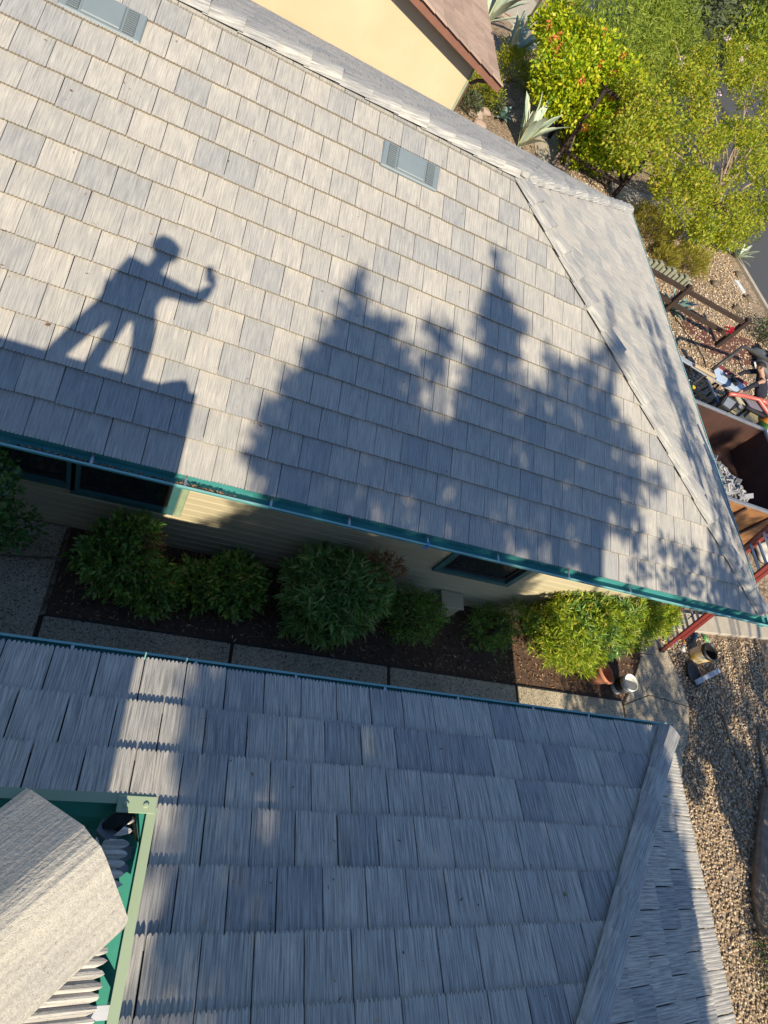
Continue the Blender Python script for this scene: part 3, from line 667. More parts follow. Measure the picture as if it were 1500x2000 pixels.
for me, M, _ in vis[:300]: link('roof_tile', me, None, deckN, M)
tag(link('roof_tiles', join_pieces('roof_tiles', rest, M_TILEN), None, deckN), kind='stuff')
capsN = [cap_mesh('hip_tile', 0.42, 0.128, 0.075, seed=20 + s, top=.55) for s in range(4)]
starter = cap_mesh('hip_tile', 0.42, 0.135, 0.085, seed=33, closed=True, top=.55)
lay_caps((NX - .05, -.05, .055), (NRX, NRY, NRZ + .045), 0.352, capsN, parent=deckN, first=starter)
clipx = [onN(q[0], q[1])[0] for q in ((140, 1268), (383, 1300), (580, 1325), (755, 1346), (898, 1364), (1046, 1386), (1155, 1402))]
gutter('gutter', (nxl, -.05, -.04), (NX + .06, -.05, -.04), (0, 1, 0), near, M_TEAL, M_RIM2, clips=[x - nxl for x in clipx], width=.118)
bm = B(); box(bm, (nxl, -.085, -.26), (NX - .1, -.058, -.06)); obj('fascia', bm, M_TRIM, near)
bm = B(); box(bm, (NX - .1, NB, -.26), (NX - .073, -.06, -.06)); obj('fascia', bm, M_TRIM, near)
bm = B(); box(bm, (nxl, -.7, GZ), (NX - .6, -.55, -.12)); box(bm, (NX - .75, NB + .5, GZ), (NX - .6, -.701, -.12)); obj('wall', bm, M_SIDING, near)
bm = B(); blob(bm, tuple(onN(1096, 1746) + np.array([0, 0, .045])), .014, 2, .4, 5, (1, 1, .8))
tag(obj('pebble', bm, simple('yellow_lichen_stone', (0.30, 0.26, 0.12), rough=.9), None, True), 'small yellowish pebble lying alone on the foreground tiles', 'pebble')

# ================================================================== UPPER HOUSE (roof corner the photographer stands on)
UX, UY, UZ = -0.212, -1.300, 3.27
upper = thing('house', 'upper storey roof corner with broad hip tile and pale green gutter at lower left', 'house', (-3, -4, GZ))
ub = 6.0
deckU = roof_deck([[(UX, UY, UZ), (UX - 7, UY, UZ), (UX - 7, UY - ub, UZ + ub / 3), (UX - ub, UY - ub, UZ + ub / 3)],
                   [(UX, UY - 9, UZ), (UX, UY, UZ), (UX - ub, UY - ub, UZ + ub / 3), (UX - ub, UY - 9, UZ + ub / 3)]], upper, .05)
varU = [tile_mesh('roof_tile', NE, 70 + s, ribs=17, amp=.0065, m=M_TILEN) for s in range(4)]
ucF = [normal2((UX, UY), (UX - 5, UY - 5), (UX, UY - 9)), (Vector((0, UY - ub, 0)), Vector((0, -1, 0)))]
ucE = [normal2((UX, UY), (UX - 5, UY - 5), (UX - 9, UY)), (Vector((UX - ub, 0, 0)), Vector((-1, 0, 0)))]
Uf = plane_frame((UX, UY + .0, UZ - .0 + .0), (-1, 0, 0), (0, -cF, nF)); Ue = plane_frame((UX + .045, UY, UZ - .015), (0, 1, 0), (-cF, 0, nF))
tu = lay_tiles(Uf, NE, 17, lambda r: .05 + .15 * (r % 2), -.2, 5.0, ucF, varU) + lay_tiles(Ue, NE, 17, lambda r: .03 + .15 * (r % 2), -5.0, .3, ucE, varU)
vis = []; rest = []
for me, M in tu:
    c = M @ Vector((TW / 2, NE / 2, 0)); x, y, d = px(c); (vis if (d > 0 and -200 < x < 500 and y < 2500) else rest).append((me, M))
for me, M in vis: link('roof_tile', me, None, deckU, M)
tag(link('roof_tiles', join_pieces('roof_tiles', rest, M_TILE), None, deckU), kind='stuff')
capsU = [cap_mesh('hip_tile', 0.46, 0.165, 0.155, seed=50 + s, top=.22, thick=.026, m=M_CAPU) for s in range(3)]
lay_caps((UX - .035, UY - .005, UZ + .035), (UX - 4.5, UY - 4.49, UZ + .05 + 1.48), 0.39, capsU, parent=deckU)
# gutters: front run and side run meeting at the corner
GOX, GOY = -0.112, -1.197
gf = gutter('gutter', (-7, GOY - .125, UZ), (GOX, GOY - .125, UZ), (0, 1, 0), upper, M_GREEN, M_RIM, width=.125, rimw=.020, depth=.10, m1=1)
ge = gutter('gutter', (GOX - .125, GOY, UZ), (GOX - .125, -9, UZ), (1, 0, 0), upper, M_GREEN, M_RIM, width=.125, rimw=.020, depth=.10, clips=[.36], m0=1)
bm = B(); box(bm, (GOX - .075, GOY - .030, UZ + .0085), (GOX + .003, GOY + .003, UZ + .0125)); bevel(bm, .001); cp = obj('corner_plate', bm, M_RIM, upper)
for dx in (-.058, -.018):
    bm = B(); lathe(bm, [(.0062, 0), (.0062, .002), (.004, .0045), (.0005, .005)], Matrix.Translation((GOX + dx, GOY - .014, UZ + .0125)), 12, True); obj('rivet', bm, M_RIM, cp)
bm = B(); box(bm, (-7, GOY - .16, UZ - .22), (GOX - .13, GOY - .135, UZ - .05)); box(bm, (GOX - .16, -9, UZ - .22), (GOX - .135, GOY - .161, UZ - .05)); obj('fascia', bm, M_TRIM, upper)
bm = B(); box(bm, (-7, GOY - .75, GZ), (GOX - .62, GOY - .62, UZ - .06)); box(bm, (GOX - .75, -9, GZ), (GOX - .62, GOY - .751, UZ - .06)); obj('wall', bm, M_SIDING, upper)
bm = B(); box(bm, (-7, GOY - .62, UZ - .235), (GOX - .14, GOY - .14, UZ - .222)); box(bm, (GOX - .62, -9, UZ - .235), (GOX - .14, GOY - .621, UZ - .222)); obj('soffit', bm, M_SIDING, upper)
# broken tile scraps and torn felt in the gutter corner
def shard(c, r, seed, name='tile_shard', m=None, label=None):
    bm = B(); rr = random.Random(seed); k = 6
    top = []; bot = []
    M = Matrix.Translation(c) @ Matrix.Rotation(rr.uniform(-.6, .6), 4, 'X') @ Matrix.Rotation(rr.uniform(-.6, .6), 4, 'Y') @ Matrix.Rotation(rr.uniform(0, 6), 4, 'Z')
    for i in range(k):
        a = 6.283 * i / k; q = r * rr.uniform(.55, 1.1)
        top.append(bm.verts.new(M @ Vector((q * math.cos(a), q * .75 * math.sin(a), .012)))); bot.append(bm.verts.new(M @ Vector((q * math.cos(a), q * .75 * math.sin(a), -.008))))
    bm.faces.new(top); bm.faces.new(bot[::-1])
    for i in range(k): bm.faces.new((bot[i], bot[(i + 1) % k], top[(i + 1) % k], top[i]))
    o = obj(name, bm, m or M_SHARD)
    if label: tag(o, label, 'tile shard', 'tile shards in the gutter')
    return o
M_SHARD = simple('broken_concrete', (0.33, 0.335, 0.35), (0.24, 0.245, 0.26), scale=25, rough=.95, bmp=.4, bscale=80)
p1 = at(212, 1628, UZ - .035); p2 = at(232, 1672, UZ - .03); p3 = at(238, 1700, UZ - .02)
shard(Vector(p1), .036, 3, label='larger broken grey tile shard lying in gutter corner under torn felt')
shard(Vector(p2), .032, 8, label='narrow broken grey tile shard below the larger one in green gutter')
shard(Vector(p3), .016, 12, label='smallest pale tile chip wedged beside the hip tile end')
t = thing('felt_scrap', 'torn black roofing felt curled in the green gutter corner', 'felt', tuple(at(225, 1605, UZ - .05)))
M_FELT = simple('black_felt', (0.02, 0.022, 0.018), (0.01, 0.012, 0.01), scale=30, rough=.8, bmp=.5)
for k in range(6):
    bm = B(); a = Vector(at(200 + 12 * k, 1614 - 5 * k, UZ - .02 - .004 * k)); b = Vector(at(262 + 2 * k, 1588 + 13 * k, UZ - .012 - .005 * k)); m_ = a.lerp(b, .5) + Vector((0, 0, .015))
    side = Vector((.3, -.9, 0)) * (.014 + .004 * (k % 3)); up = Vector((0, 0, .0015))
    rows = []
    for p_, s_ in ((a, .4), (a.lerp(m_, .6), 1.1), (m_, 1.0), (m_.lerp(b, .6), .9), (b, .15)): rows.append((p_ + side * s_, p_ - side * s_))
    for (a1, a2), (b1, b2) in zip(rows, rows[1:]): hexa(bm, [a1 - up, b1 - up, b2 - up, a2 - up, a1 + up, b1 + up, b2 + up, a2 + up])
    obj('felt_strip', bm, M_FELT, t)

# ================================================================== COURTYARD PLANTS
def shrub(name, label, cat, base, data, m, nst=9, parts=None, group=None, fold=.2, bend=.15):
    t = thing(name, label, cat, tuple(base), group)
    P = data[0]; leaf_part('foliage', data, m, t, fold, bend)
    idx = RNG.choice(len(P), nst, replace=False); bm = B(); stems(bm, base, [tuple(P[i]) for i in idx], .012, .004, 5, .12); obj('stems', bm, M_BARK, t)
    return t
def cat2(*ds): return tuple(np.concatenate([np.broadcast_to(d[i], (len(d[0]),)) if d[i].ndim == 0 else d[i] for d in ds]) if i > 1 else np.concatenate([d[i] for d in ds]) for i in range(4))
shrub('camellia_shrub', 'dark glossy-leaved shrub at left edge against the window wall', 'shrub', (-1.75, 1.75, GZ),
      cat2(foliage_clump([((-1.75, 1.62, -1.55), (.42, .36, .5)), ((-1.45, 1.75, -1.85), (.28, .25, .3)), ((-1.62, 1.9, -1.15), (.22, .18, .35))], 4200, .075, .038, .1, .3)), M_CAMEL, 8)
t = shrub('nandina_shrub', 'tall feathery nandina with a dry tan seed head beside left path slab', 'shrub', (-.28, 1.72, GZ),
      cat2(foliage_nandina((-.38, 1.66, -2.08), (.40, .36, .34), 3600), foliage_nandina((-.02, 1.52, -2.25), (.36, .30, .25), 2300), foliage_nandina((-.30, 1.90, -1.78), (.26, .18, .22), 800)), M_NAND, 14)
tag(leaf_part('dry_seed_head', foliage_nandina((-.12, 1.78, -1.72), (.14, .12, .10), 500, .04, .012), island('dry_seed', [(0, (.16, .07, .035)), (1, (.30, .17, .08))], .9), t), kind='stuff')
t = shrub('nandina_shrub', 'low nandina with bronze tips between tall nandina and strap-leaf shrub', 'shrub', (.85, 1.75, GZ),
      cat2(foliage_nandina((.55, 1.66, -2.32), (.24, .28, .2), 1500), foliage_nandina((.98, 1.68, -2.26), (.36, .34, .28), 3000)), M_NAND, 10)
t = shrub('podocarpus_shrub', 'big rounded strap-leaf shrub with rusty patch near middle of bed', 'shrub', (2.2, 1.68, GZ),
      cat2(foliage_podo((2.18, 1.70, -1.86), (.64, .50, .58), 11000), foliage_podo((2.12, 1.48, -2.2), (.5, .34, .32), 3500)), M_PODO, 14)
leaf_part('dry_leaves', foliage_podo((2.58, 1.85, -1.22), (.22, .16, .14), 500, .10, .013), island('dry_strap_leaf', [(0, (.22, .09, .04)), (1, (.36, .2, .09))], .8), t)
t = shrub('nandina_shrub', 'dense dark nandina mound in front of the low utility box', 'shrub', (3.5, 1.72, GZ), cat2(foliage_nandina((3.46, 1.70, -2.2), (.42, .36, .36), 4600, .05, .018)), M_NAND, 10)
t = shrub('nandina_shrub', 'sparse low nandina at edge of the sunlit part of bed', 'shrub', (4.95, 1.78, GZ), cat2(foliage_nandina((4.85, 1.80, -2.36), (.42, .34, .22), 2300, .05, .017), foliage_nandina((5.25, 1.95, -2.15), (.3, .25, .3), 1400, .05, .017)), M_NAND, 9)
t = thing('podocarpus_shrub', 'bright yellow-green strap-leaf shrub spilling past house corner in sunlight', 'shrub', (6.3, 1.8, GZ))
leaf_part('foliage', cat2(foliage_podo((5.98, 1.88, -1.85), (.66, .48, .58), 8500, .13, .018), foliage_podo((6.75, 2.10, -1.70), (.70, .46, .56), 8500, .13, .018), foliage_podo((6.15, 1.62, -2.12), (.62, .34, .32), 4500, .13, .018), foliage_podo((7.35, 2.22, -1.60), (.45, .34, .42), 3300, .13, .018)), M_PODOY, t)
leaf_part('inner_foliage', foliage_podo((6.3, 1.95, -1.75), (.75, .45, .6), 5000, .13, .018), M_PODO, t)
bm = B(); stems(bm, (6.3, 1.8, GZ), [(6.3 + random.uniform(-.8, 1.1), 1.8 + random.uniform(-.35, .3), -1.5 + random.uniform(-.3, .2)) for _ in range(12)], .016, .005); obj('stems', bm, M_BARK, t)

# ================================================================== SMALL THINGS BY THE PATH
def on_ground(q, z=GZ): return Vector(at(q[0], q[1], z))
# terracotta pot
c = on_ground((1150, 1322), GZ + .02); t = thing('flower_pot', 'empty terracotta pot half hidden under the yellow-green shrub', 'pot', tuple(c))
M_TERRA = simple('terracotta', (0.48, 0.19, 0.10), (0.38, 0.15, 0.08), scale=6, rough=.85)
ax = Vector((.34, .12, .93))
bm = B(); lathe(bm, [(.115, 0), (.16, .12), (.185, .26), (.205, .265), (.208, .32), (.188, .322), (.178, .27), (.16, .2), (.14, .06), (.001, .055)], frame_to(c, ax), 28); obj('pot', bm, M_TERRA, t, True)
bm = B(); lathe(bm, [(.158, .17), (.001, .175)], frame_to(c, ax), 20); obj('soil', bm, M_SOIL, t)
def bucket(label, c, ax, r, h, body, band, inner_fill=None, name='bucket', txt=None):
    t = thing(name, label, 'bucket', tuple(c)); M = frame_to(c, ax)
    bm = B(); lathe(bm, [(r * .88, 0), (r * .97, h * .86), (r * 1.04, h * .865), (r * 1.05, h * .93), (r, h * .935), (r * 1.02, h), (r * .96, h), (r * .93, h * .85), (r * .84, .02), (.001, .02)], M, 30); o = obj('shell', bm, body, t, True)
    if band:
        bm = B(); n = 30; a0, a1, z0, z1 = band[1]
        rows = []
        for k in range(31):
            a = a0 + (a1 - a0) * k / 30; rows.append([bm.verts.new(M @ Vector(((r * (.88 + .09 * z / (h * .86)) + .0025) * math.cos(a), (r * (.88 + .09 * z / (h * .86)) + .0025) * math.sin(a), z))) for z in (z0, z1)])
        for a, b in zip(rows, rows[1:]): bm.faces.new((a[0], b[0], b[1], a[1]))
        obj('label_band', bm, band[0], t)
    if inner_fill: bm = B(); lathe(bm, [(r * .9, h * .55), (.001, h * .55)], M, 24); obj('contents', bm, inner_fill, t)
    bm = B(); tube(bm, [M @ Vector((r * 1.05 * math.cos(a), r * 1.05 * math.sin(a) , h * .9 - .10 * math.sin(a))) for a in np.linspace(0, math.pi, 12)], .003, 6); obj('wire_handle', bm, M_ALU, t)
    return t
M_WHITEP = simple('white_plastic', (0.70, 0.69, 0.66), (0.62, 0.61, 0.58), rough=.5); M_PAPER = simple('printed_paper_black', (0.02, 0.022, 0.02), (0.05, 0.05, 0.05), scale=30, rough=.6)
bucket('white plastic bucket with black label standing at the bed corner', on_ground((1203, 1342), GZ + .02), (0, 0, 1), .135, .34, M_WHITEP, (M_PAPER, (-3.14, 3.14, .09, .23)))
M_BLKB = simple('black_bucket', (0.02, 0.02, 0.02), rough=.5)
bucket('black bucket with yellow and white label on gravel beside red ladder', on_ground((1355, 1282)), (0.02, -.02, 1), .16, .37, M_BLKB, (simple('yellow_white_print', (0.75, 0.42, 0.02), (0.7, 0.68, 0.6), scale=7, rough=.5, detail=1), (-3.14, 3.14, .03, .29)), M_BLKB)
# shallow black dish and grey tray lying on the gravel
c = on_ground((1353, 1318), GZ + .03); bm = B(); lathe(bm, [(.13, 0), (.155, .035), (.165, .04), (.15, .042), (.12, .012), (.001, .01)], Matrix.Translation(c) @ Matrix.Diagonal((1, 1.45, 1, 1)).to_4x4(), 28); tag(obj('dish', bm, M_BLKB, None, True), 'shallow oval black rubber dish lying on shaded gravel', 'dish')
a = on_ground((1359, 1333), GZ + .09); b = on_ground((1404, 1309), GZ + .09); bm = B(); bar(bm, a, b, .085, .05); bevel(bm, .008); tag(obj('metal_channel', bm, simple('pale_grey_metal', (0.45, 0.48, 0.53), rough=.4)), 'short pale grey metal channel resting on black dish edge', 'channel')
def tool(name, label, cat, p, q, r, mh, mt_, zz=.035):
    a = on_ground(p, GZ + zz); b = on_ground(q, GZ + zz); t = thing(name, label, cat, tuple(a)); m_ = a.lerp(b, .5)
    bm = B(); tube(bm, [a, a.lerp(m_, .5), m_], [r, r * 1.15, r * .8], 10); obj('handle', bm, mh, t, True)
    bm = B(); tube(bm, [m_, m_.lerp(b, .5), b], [r * .45, r * .5, r * .35], 8); obj('shaft', bm, mt_, t)
    return t
tool('caulking_gun', 'green-tipped caulking gun lying behind black bucket', 'tool', (1382, 1254), (1366, 1226), .035, simple('green_plastic', (0.13, 0.42, 0.12), rough=.4), M_ALU)
tool('caulk_tube', 'white caulk tube with orange cap lying under the ladder', 'tube', (1333, 1272), (1336, 1250), .035, M_WHITEP, simple('orange_plastic', (0.75, 0.30, 0.03), rough=.4))
tool('pry_bar', 'dark grey pry bar with blue grip leaning near ladder and bucket', 'tool', (1362, 1238), (1345, 1258), .03, simple('steel_blue_plastic', (0.08, 0.13, 0.22), rough=.4), M_DARK)
bm = B(); box(bm, (-.05, -.03, 0), (.05, .03, .035), Matrix.Translation(on_ground((1338, 1281)))); bevel(bm, .008); tag(obj('wood_block', bm, simple('pale_pine', (0.55, 0.42, 0.25), rough=.8)), 'small pale wood block on gravel near ladder foot', 'wood block')
# red ladder leaning on the far eave
t = thing('ladder', 'red fibreglass extension ladder leaning on far roof corner beside path', 'ladder', (8.6, 2.3, GZ))
M_REDF = simple('red_fibreglass', (0.22, 0.032, 0.026), (0.15, 0.024, 0.02), scale=8, rough=.45)
n0 = Vector((8.66, 2.07, GZ + .06)); n1 = Vector((7.90, 2.39, .06)); f0 = n0 + Vector((0, .47, 0)); f1 = n1 + Vector((0, .47, .02))
ld = (n1 - n0).normalized(); n2 = n1 + ld * 1.3; f2 = f1 + ld * 1.3; outn = Vector((1, 0, .28)).normalized()
for p, q in ((n0, n2), (f0, f2)):
    bm = B(); bar(bm, p, q, .035, .085, up=outn); bevel(bm, .006); rl = obj('rail', bm, M_REDF, t)
    bm = B(); bar(bm, p - ld * .06, p + ld * .05, .06, .11, up=outn); bevel(bm, .01); obj('rubber_foot', bm, M_BLACK, rl)
    bm = B(); bar(bm, p + ld * .5 + outn * .095, q + ld * .3 + outn * .095, .035, .08, up=outn); bevel(bm, .006); obj('fly_rail', bm, M_REDF, t)
nr = int((n2 - n0).length / .305)
for k in range(nr):
    for off, lay in ((.25, 0), (.31, .095)):
        p = n0 + ld * (off + k * .305) + outn * lay; bm = B(); bar(bm, p, p + (f0 - n0), .04, .032, up=outn); bevel(bm, .006); obj('rung', bm, M_ALU, t)
bm = B(); pts = [n0.lerp(n1, .30) + Vector((.08, .22 + .05 * math.sin(i * 2.1), .08 * math.cos(i * 1.7))) + ld * (i * .06) for i in range(9)]; tube(bm, pts, .008, 6); obj('rope', bm, M_BLACK, t)
bm = B(); blob(bm, n1 + Vector((.45, .45, -.25)), .16, 2, .3, 9, (1, 1, .5))
c = Vector(at(1490, 1085)); 
t = thing('paint_pail', 'pale plastic sack slumped on the ground behind the ladder top', 'sack', (c.x, c.y, GZ)); bm2 = B(); blob(bm2, (c.x, c.y, GZ + .16), .42, 3, .18, 6, (1, .8, .42)); obj('sack', bm2, simple('pale_sack', (0.62, 0.58, 0.50), rough=.8, bmp=.5, bscale=6), t, True); bm.free()
t.name = 'sack'
# hose pieces / sticks on the gravel
M_STICK = simple('grey_green_stick', (0.17, 0.20, 0.17), (0.22, 0.16, 0.10), scale=3, rough=.8)
for nm, lab, pts, r in (('pole', 'thin grey-green pole lying on shaded gravel', [(1411, 1396), (1425, 1440), (1440, 1478), (1460, 1513)], .028), ('pole', 'thicker bent grey-green pole at right edge of gravel', [(1483, 1420), (1485, 1460), (1492, 1500), (1502, 1545)], .035)):
    bm = B(); tube(bm, [on_ground(p, GZ + .045) for p in pts], [r * .6, r * .8, r, r * 1.1], 8); tag(obj(nm, bm, M_STICK, None, True), lab, 'pole')
bm = B(); pts = [on_ground(p, GZ + .09) for p in ((1500, 1545), (1491, 1620), (1484, 1700), (1482, 1760), (1492, 1830))]; rr = tube(bm, pts, [.11, .12, .12, .115, .08], 9)
for v in bm.verts: v.co += Vector((random.uniform(-.015, .015), random.uniform(-.015, .015), random.uniform(-.015, .015)))
tag(obj('log', bm, M_WOODGREY), 'weathered grey log lying along the right edge of gravel', 'log')
for i, (q, r) in enumerate((((1472, 1718), .075), ((1476, 1732), .06), ((1473, 1806), .06), ((1448, 1828), .05), ((1447, 1842), .04), ((1490, 1590), .05))):
    bm = B(); c = on_ground(q); blob(bm, (c.x, c.y, GZ + r * .4), r, 2, .15, i, (1, .8, .6)); tag(obj('stone', bm, simple('pale_round_stone', (0.55, 0.45, 0.34), (0.42, 0.34, 0.26), rough=.85), None, True),
        ['largest pale round stone beside the weathered log', 'pale stone touching the largest one beside log', 'tan stone below the pale pair near log', 'ochre stone in gravel left of log end', 'small stone just below the ochre one', 'pale stone above the log in shaded gravel'][i], 'stone', 'loose stones by the log')
# fern-like conifer shrub at lower right corner
c = on_ground((1500, 1890)); t = thing('conifer_shrub', 'feathery green low shrub at bottom right corner', 'shrub', (c.x + .35, c.y, GZ))
k = 700; P, d = shell_pts(k, (c.x + .42, c.y - .05, GZ + .25), (.60, .75, .38), .5, .6); PP = []; DD = []
for j in range(14):
    ax = unit(d + [-.3, -.1, .1]); PP.append(P + ax * (.02 * j)); DD.append(ax * .7 + unit(RNG.normal(size=(k, 3))) * .7)
P = np.concatenate(PP); leaf_part('foliage', (P, np.concatenate(DD), np.full(len(P), .07), np.full(len(P), .012)), island('fern_leaf', [(0, (.02, .07, .012)), (.6, (.06, .16, .02)), (1, (.16, .28, .03))], .5, .3), t)
bm = B(); stems(bm, (c.x + .42, c.y, GZ), [tuple(P[i]) for i in RNG.choice(len(P), 10)]); obj('stems', bm, M_BARK, t)

# ================================================================== SIDE YARD: trailer, work table, fence
TZ = -1.08; c00 = Vector(at(1410, 965, TZ)); c10 = Vector(at(1345, 768, TZ)); c11 = Vector(at(1492, 840, TZ))
y0, y1, x0, x1 = c00.y - .02, c11.y, c10.x - 1.2, c11.x
x0 = 8.25
t = thing('dump_trailer', 'rusty brown open trailer holding broken tiles beside the hip end', 'trailer', ((x0 + x1) / 2, (y0 + y1) / 2, GZ))
M_RUST = simple('rusty_brown_steel', (0.085, 0.034, 0.022), (0.04, 0.02, 0.015), scale=2.2, rough=.8, bmp=.15)
M_PLY = simple('orange_plywood', (0.33, 0.15, 0.05), (0.18, 0.075, 0.026), scale=3, rough=.7, sc=(1, 1, 4))
FLZ = -1.95
bm = B(); box(bm, (x0, y0, FLZ - .08), (x1, y1, FLZ)); obj('floor', bm, M_RUST, t)
for nm, a, b, m in (('side_wall', (x0, y1, FLZ - .05), (x1, y1 + .05, TZ - .03), M_RUST), ('side_wall', (x0, y0 - .05, FLZ - .25), (x1, y0, TZ - .03), M_PLY), ('end_wall', (x1, y0 - .05, FLZ - .05), (x1 + .05, y1 + .05, TZ - .032), M_RUST), ('end_wall', (x0 - .05, y0 - .05, FLZ - .05), (x0, y1 + .05, TZ - .032), M_RUST)):
    bm = B(); box(bm, a, b); wl = obj(nm, bm, m, t)
for a, b in (((x0 - .05, y1 + .02, TZ), (x1 + .07, y1 + .02, TZ)), ((x0 - .05, y0 - .03, TZ), (x1 + .07, y0 - .03, TZ)), ((x1 + .03, y0, TZ + .002), (x1 + .03, y1, TZ + .002))):
    bm = B(); bar(bm, a, b, .075, .05); bevel(bm, .008); obj('top_rail', bm, simple('grey_steel_rail', (0.30, 0.30, 0.32), rough=.45, metal=.4), t)
for sx in (.3, .55):
    for yy in (y0 - .14, y1 + .14):
        bm = B(); xx = x0 + (x1 - x0) * sx; lathe(bm, [(.001, -.1), (.2, -.1), (.33, -.09), (.36, -.05), (.36, .05), (.33, .09), (.2, .1), (.001, .1)], frame_to((xx, yy, GZ + .36), (0, 1, 0)), 24); obj('wheel', bm, M_BLACK, t, True)
bm = B(); bar(bm, (x0, y0 + .5, FLZ - .14), (x1 + .9, y0 + .5, FLZ - .14), .1, .1); bar(bm, (x0, y1 - .5, FLZ - .14), (x1 + .9, y1 - .5, FLZ - .14), .1, .1); obj('chassis', bm, M_BLACK, t)
for k in range(5):
    bm = B(); xx = x0 + .4 + k * .75
    bar(bm, (xx, y0 - .075, FLZ - .25), (xx, y0 - .075, TZ - .05), .06, .05, up=(0, 1, 0)); obj('stake', bm, M_RUST, t)
# broken tile heap in the trailer
V = []; pcs = []
for k in range(1300):
    u = random.random(); xx = random.uniform(x0 + .3, x0 + 2.35); yy = y0 + .12 + abs(random.gauss(0, .75)); hz = max(0.03, 1.0 - 1.3 * max(0, xx - 9.95) ** 2 - .34 * (yy - y0))
    if yy > y1 - .2: continue
    pcs.append((xx, yy, FLZ + .02 + hz * random.random() ** .22))
bmx = B()
for i, p in enumerate(pcs):
    rr_ = random.Random(i); M = Matrix.Translation(p) @ Matrix.Rotation(rr_.uniform(-1, 1), 4, 'X') @ Matrix.Rotation(rr_.uniform(-1, 1), 4, 'Y') @ Matrix.Rotation(rr_.uniform(0, 6.28), 4, 'Z')
    a, b, h = rr_.uniform(.05, .14), rr_.uniform(.03, .07), .012
    box(bmx, (-a, -b, -h), (a, b * rr_.uniform(.3, 1), h), M)
tag(obj('tile_rubble', bmx, island('rubble_tile', [(0, (.16, .165, .18)), (.6, (.28, .28, .30)), (1, (.42, .40, .37))], .95)), 'heap of broken grey roof tiles in the brown trailer', 'rubble', kind='stuff')

# work table with saw boards behind the trailer
BT = -1.72
def top_pts(*q, z=BT): return [Vector(at(a, b, z)) for a, b in q]
def flat(bm, pts, h): poly_slab(bm, [(p.x, p.y) for p in pts], pts[0].z - h, pts[0].z)
t = thing('work_table', 'low folding work table with pale blue sheet top behind trailer', 'table', tuple(at(1425, 745)))
pts = top_pts((1394, 722), (1404, 716), (1456, 752), (1448, 768), (1400, 740)); bm = B(); flat(bm, pts, .03); tp = obj('table_top', bm, simple('pale_blue_sheet', (0.42, 0.55, 0.72), (0.55, 0.60, 0.66), scale=3, rough=.25), t)
for p in (pts[0], pts[1], pts[2], pts[3]):
    bm = B(); bar(bm, p + Vector((0, 0, -.03)), (p.x, p.y, GZ), .05, .05, up=(0, 1, 0)); obj('leg', bm, M_ALU, t)
a, b = top_pts((1403, 714), (1458, 750), z=BT + .03); bm = B(); bar(bm, a, b, .05, .06); obj('edge_rail', bm, simple('dark_red_paint', (0.20, 0.03, 0.03), rough=.5), t)
a, b, c = top_pts((1415, 731), (1430, 740), (1441, 752), z=BT + .05)
t = thing('nail_gun', 'black nail gun lying on the pale blue table top', 'tool', tuple(a))
bm = B(); tube(bm, [a, a.lerp(b, .6), b], [.02, .03, .03], 8); obj('handle', bm, M_BLACK, t); bm = B(); bar(bm, b, c, .11, .10); bevel(bm, .02); obj('body', bm, M_BLACK, t); bm = B(); bar(bm, b.lerp(c, .4), b.lerp(c, .4) + Vector((-.1, .16, 0)), .05, .07); obj('magazine', bm, M_DARK, t)
for i, (nm, lab, p, q, wd, h, m, z) in enumerate((('plank', 'slate-blue painted plank leading back to roof edge', (1312, 688), (1440, 768), .16, .035, simple('slate_blue_board', (0.30, 0.36, 0.40), (0.33, 0.30, 0.33), scale=2, rough=.7), BT - .06),
        ('plank', 'narrow raw pine plank resting across the slate-blue plank', (1357, 713), (1397, 735), .09, .04, simple('raw_pine', (0.58, 0.44, 0.27), (0.46, 0.34, 0.2), rough=.8), BT + .01),
        ('plank', 'dark edged reddish-brown plank beside the blue table top', (1382, 727), (1447, 769), .07, .04, simple('red_brown_board', (0.30, 0.17, 0.13), rough=.8), BT - .03),
        ('plank', 'brown weathered plank below the slate-blue one near eave', (1315, 699), (1362, 727), .12, .04, simple('brown_board', (0.24, 0.14, 0.09), rough=.85), BT - .28),
        ('plank', 'pale splintered offcut crossing the plank ends', (1380, 735), (1392, 745), .09, .03, MATS['raw_pine'] if 'raw_pine' in MATS else M_WOODGREY, BT + .05))):
    a, b = top_pts(p, q, z=z); bm = B(); bar(bm, a, b, wd, h); bevel(bm, .004); tag(obj(nm, bm, m), lab, 'plank', 'planks on the work stand')
# saw horses under the planks
for i, q in enumerate(((1345, 712), (1418, 756))):
    a = top_pts(q, z=BT - .10)[0]; t = thing('sawhorse', ['black sawhorse under plank end near the eave', 'black sawhorse under planks beside the blue table'][i], 'sawhorse', (a.x, a.y, GZ))
    bm = B(); bar(bm, a + Vector((-.05, -.28, 0)), a + Vector((.05, .28, 0)), .06, .08); obj('beam', bm, M_BLACK, t)
    for sx in (-1, 1):
        for sy in (-1, 1): bm = B(); bar(bm, a + Vector((sx * .03, sy * .24, -.03)), (a.x + sx * .22, a.y + sy * .28, GZ), .04, .03, up=(0, 1, 0)); obj('leg', bm, M_BLACK, t)
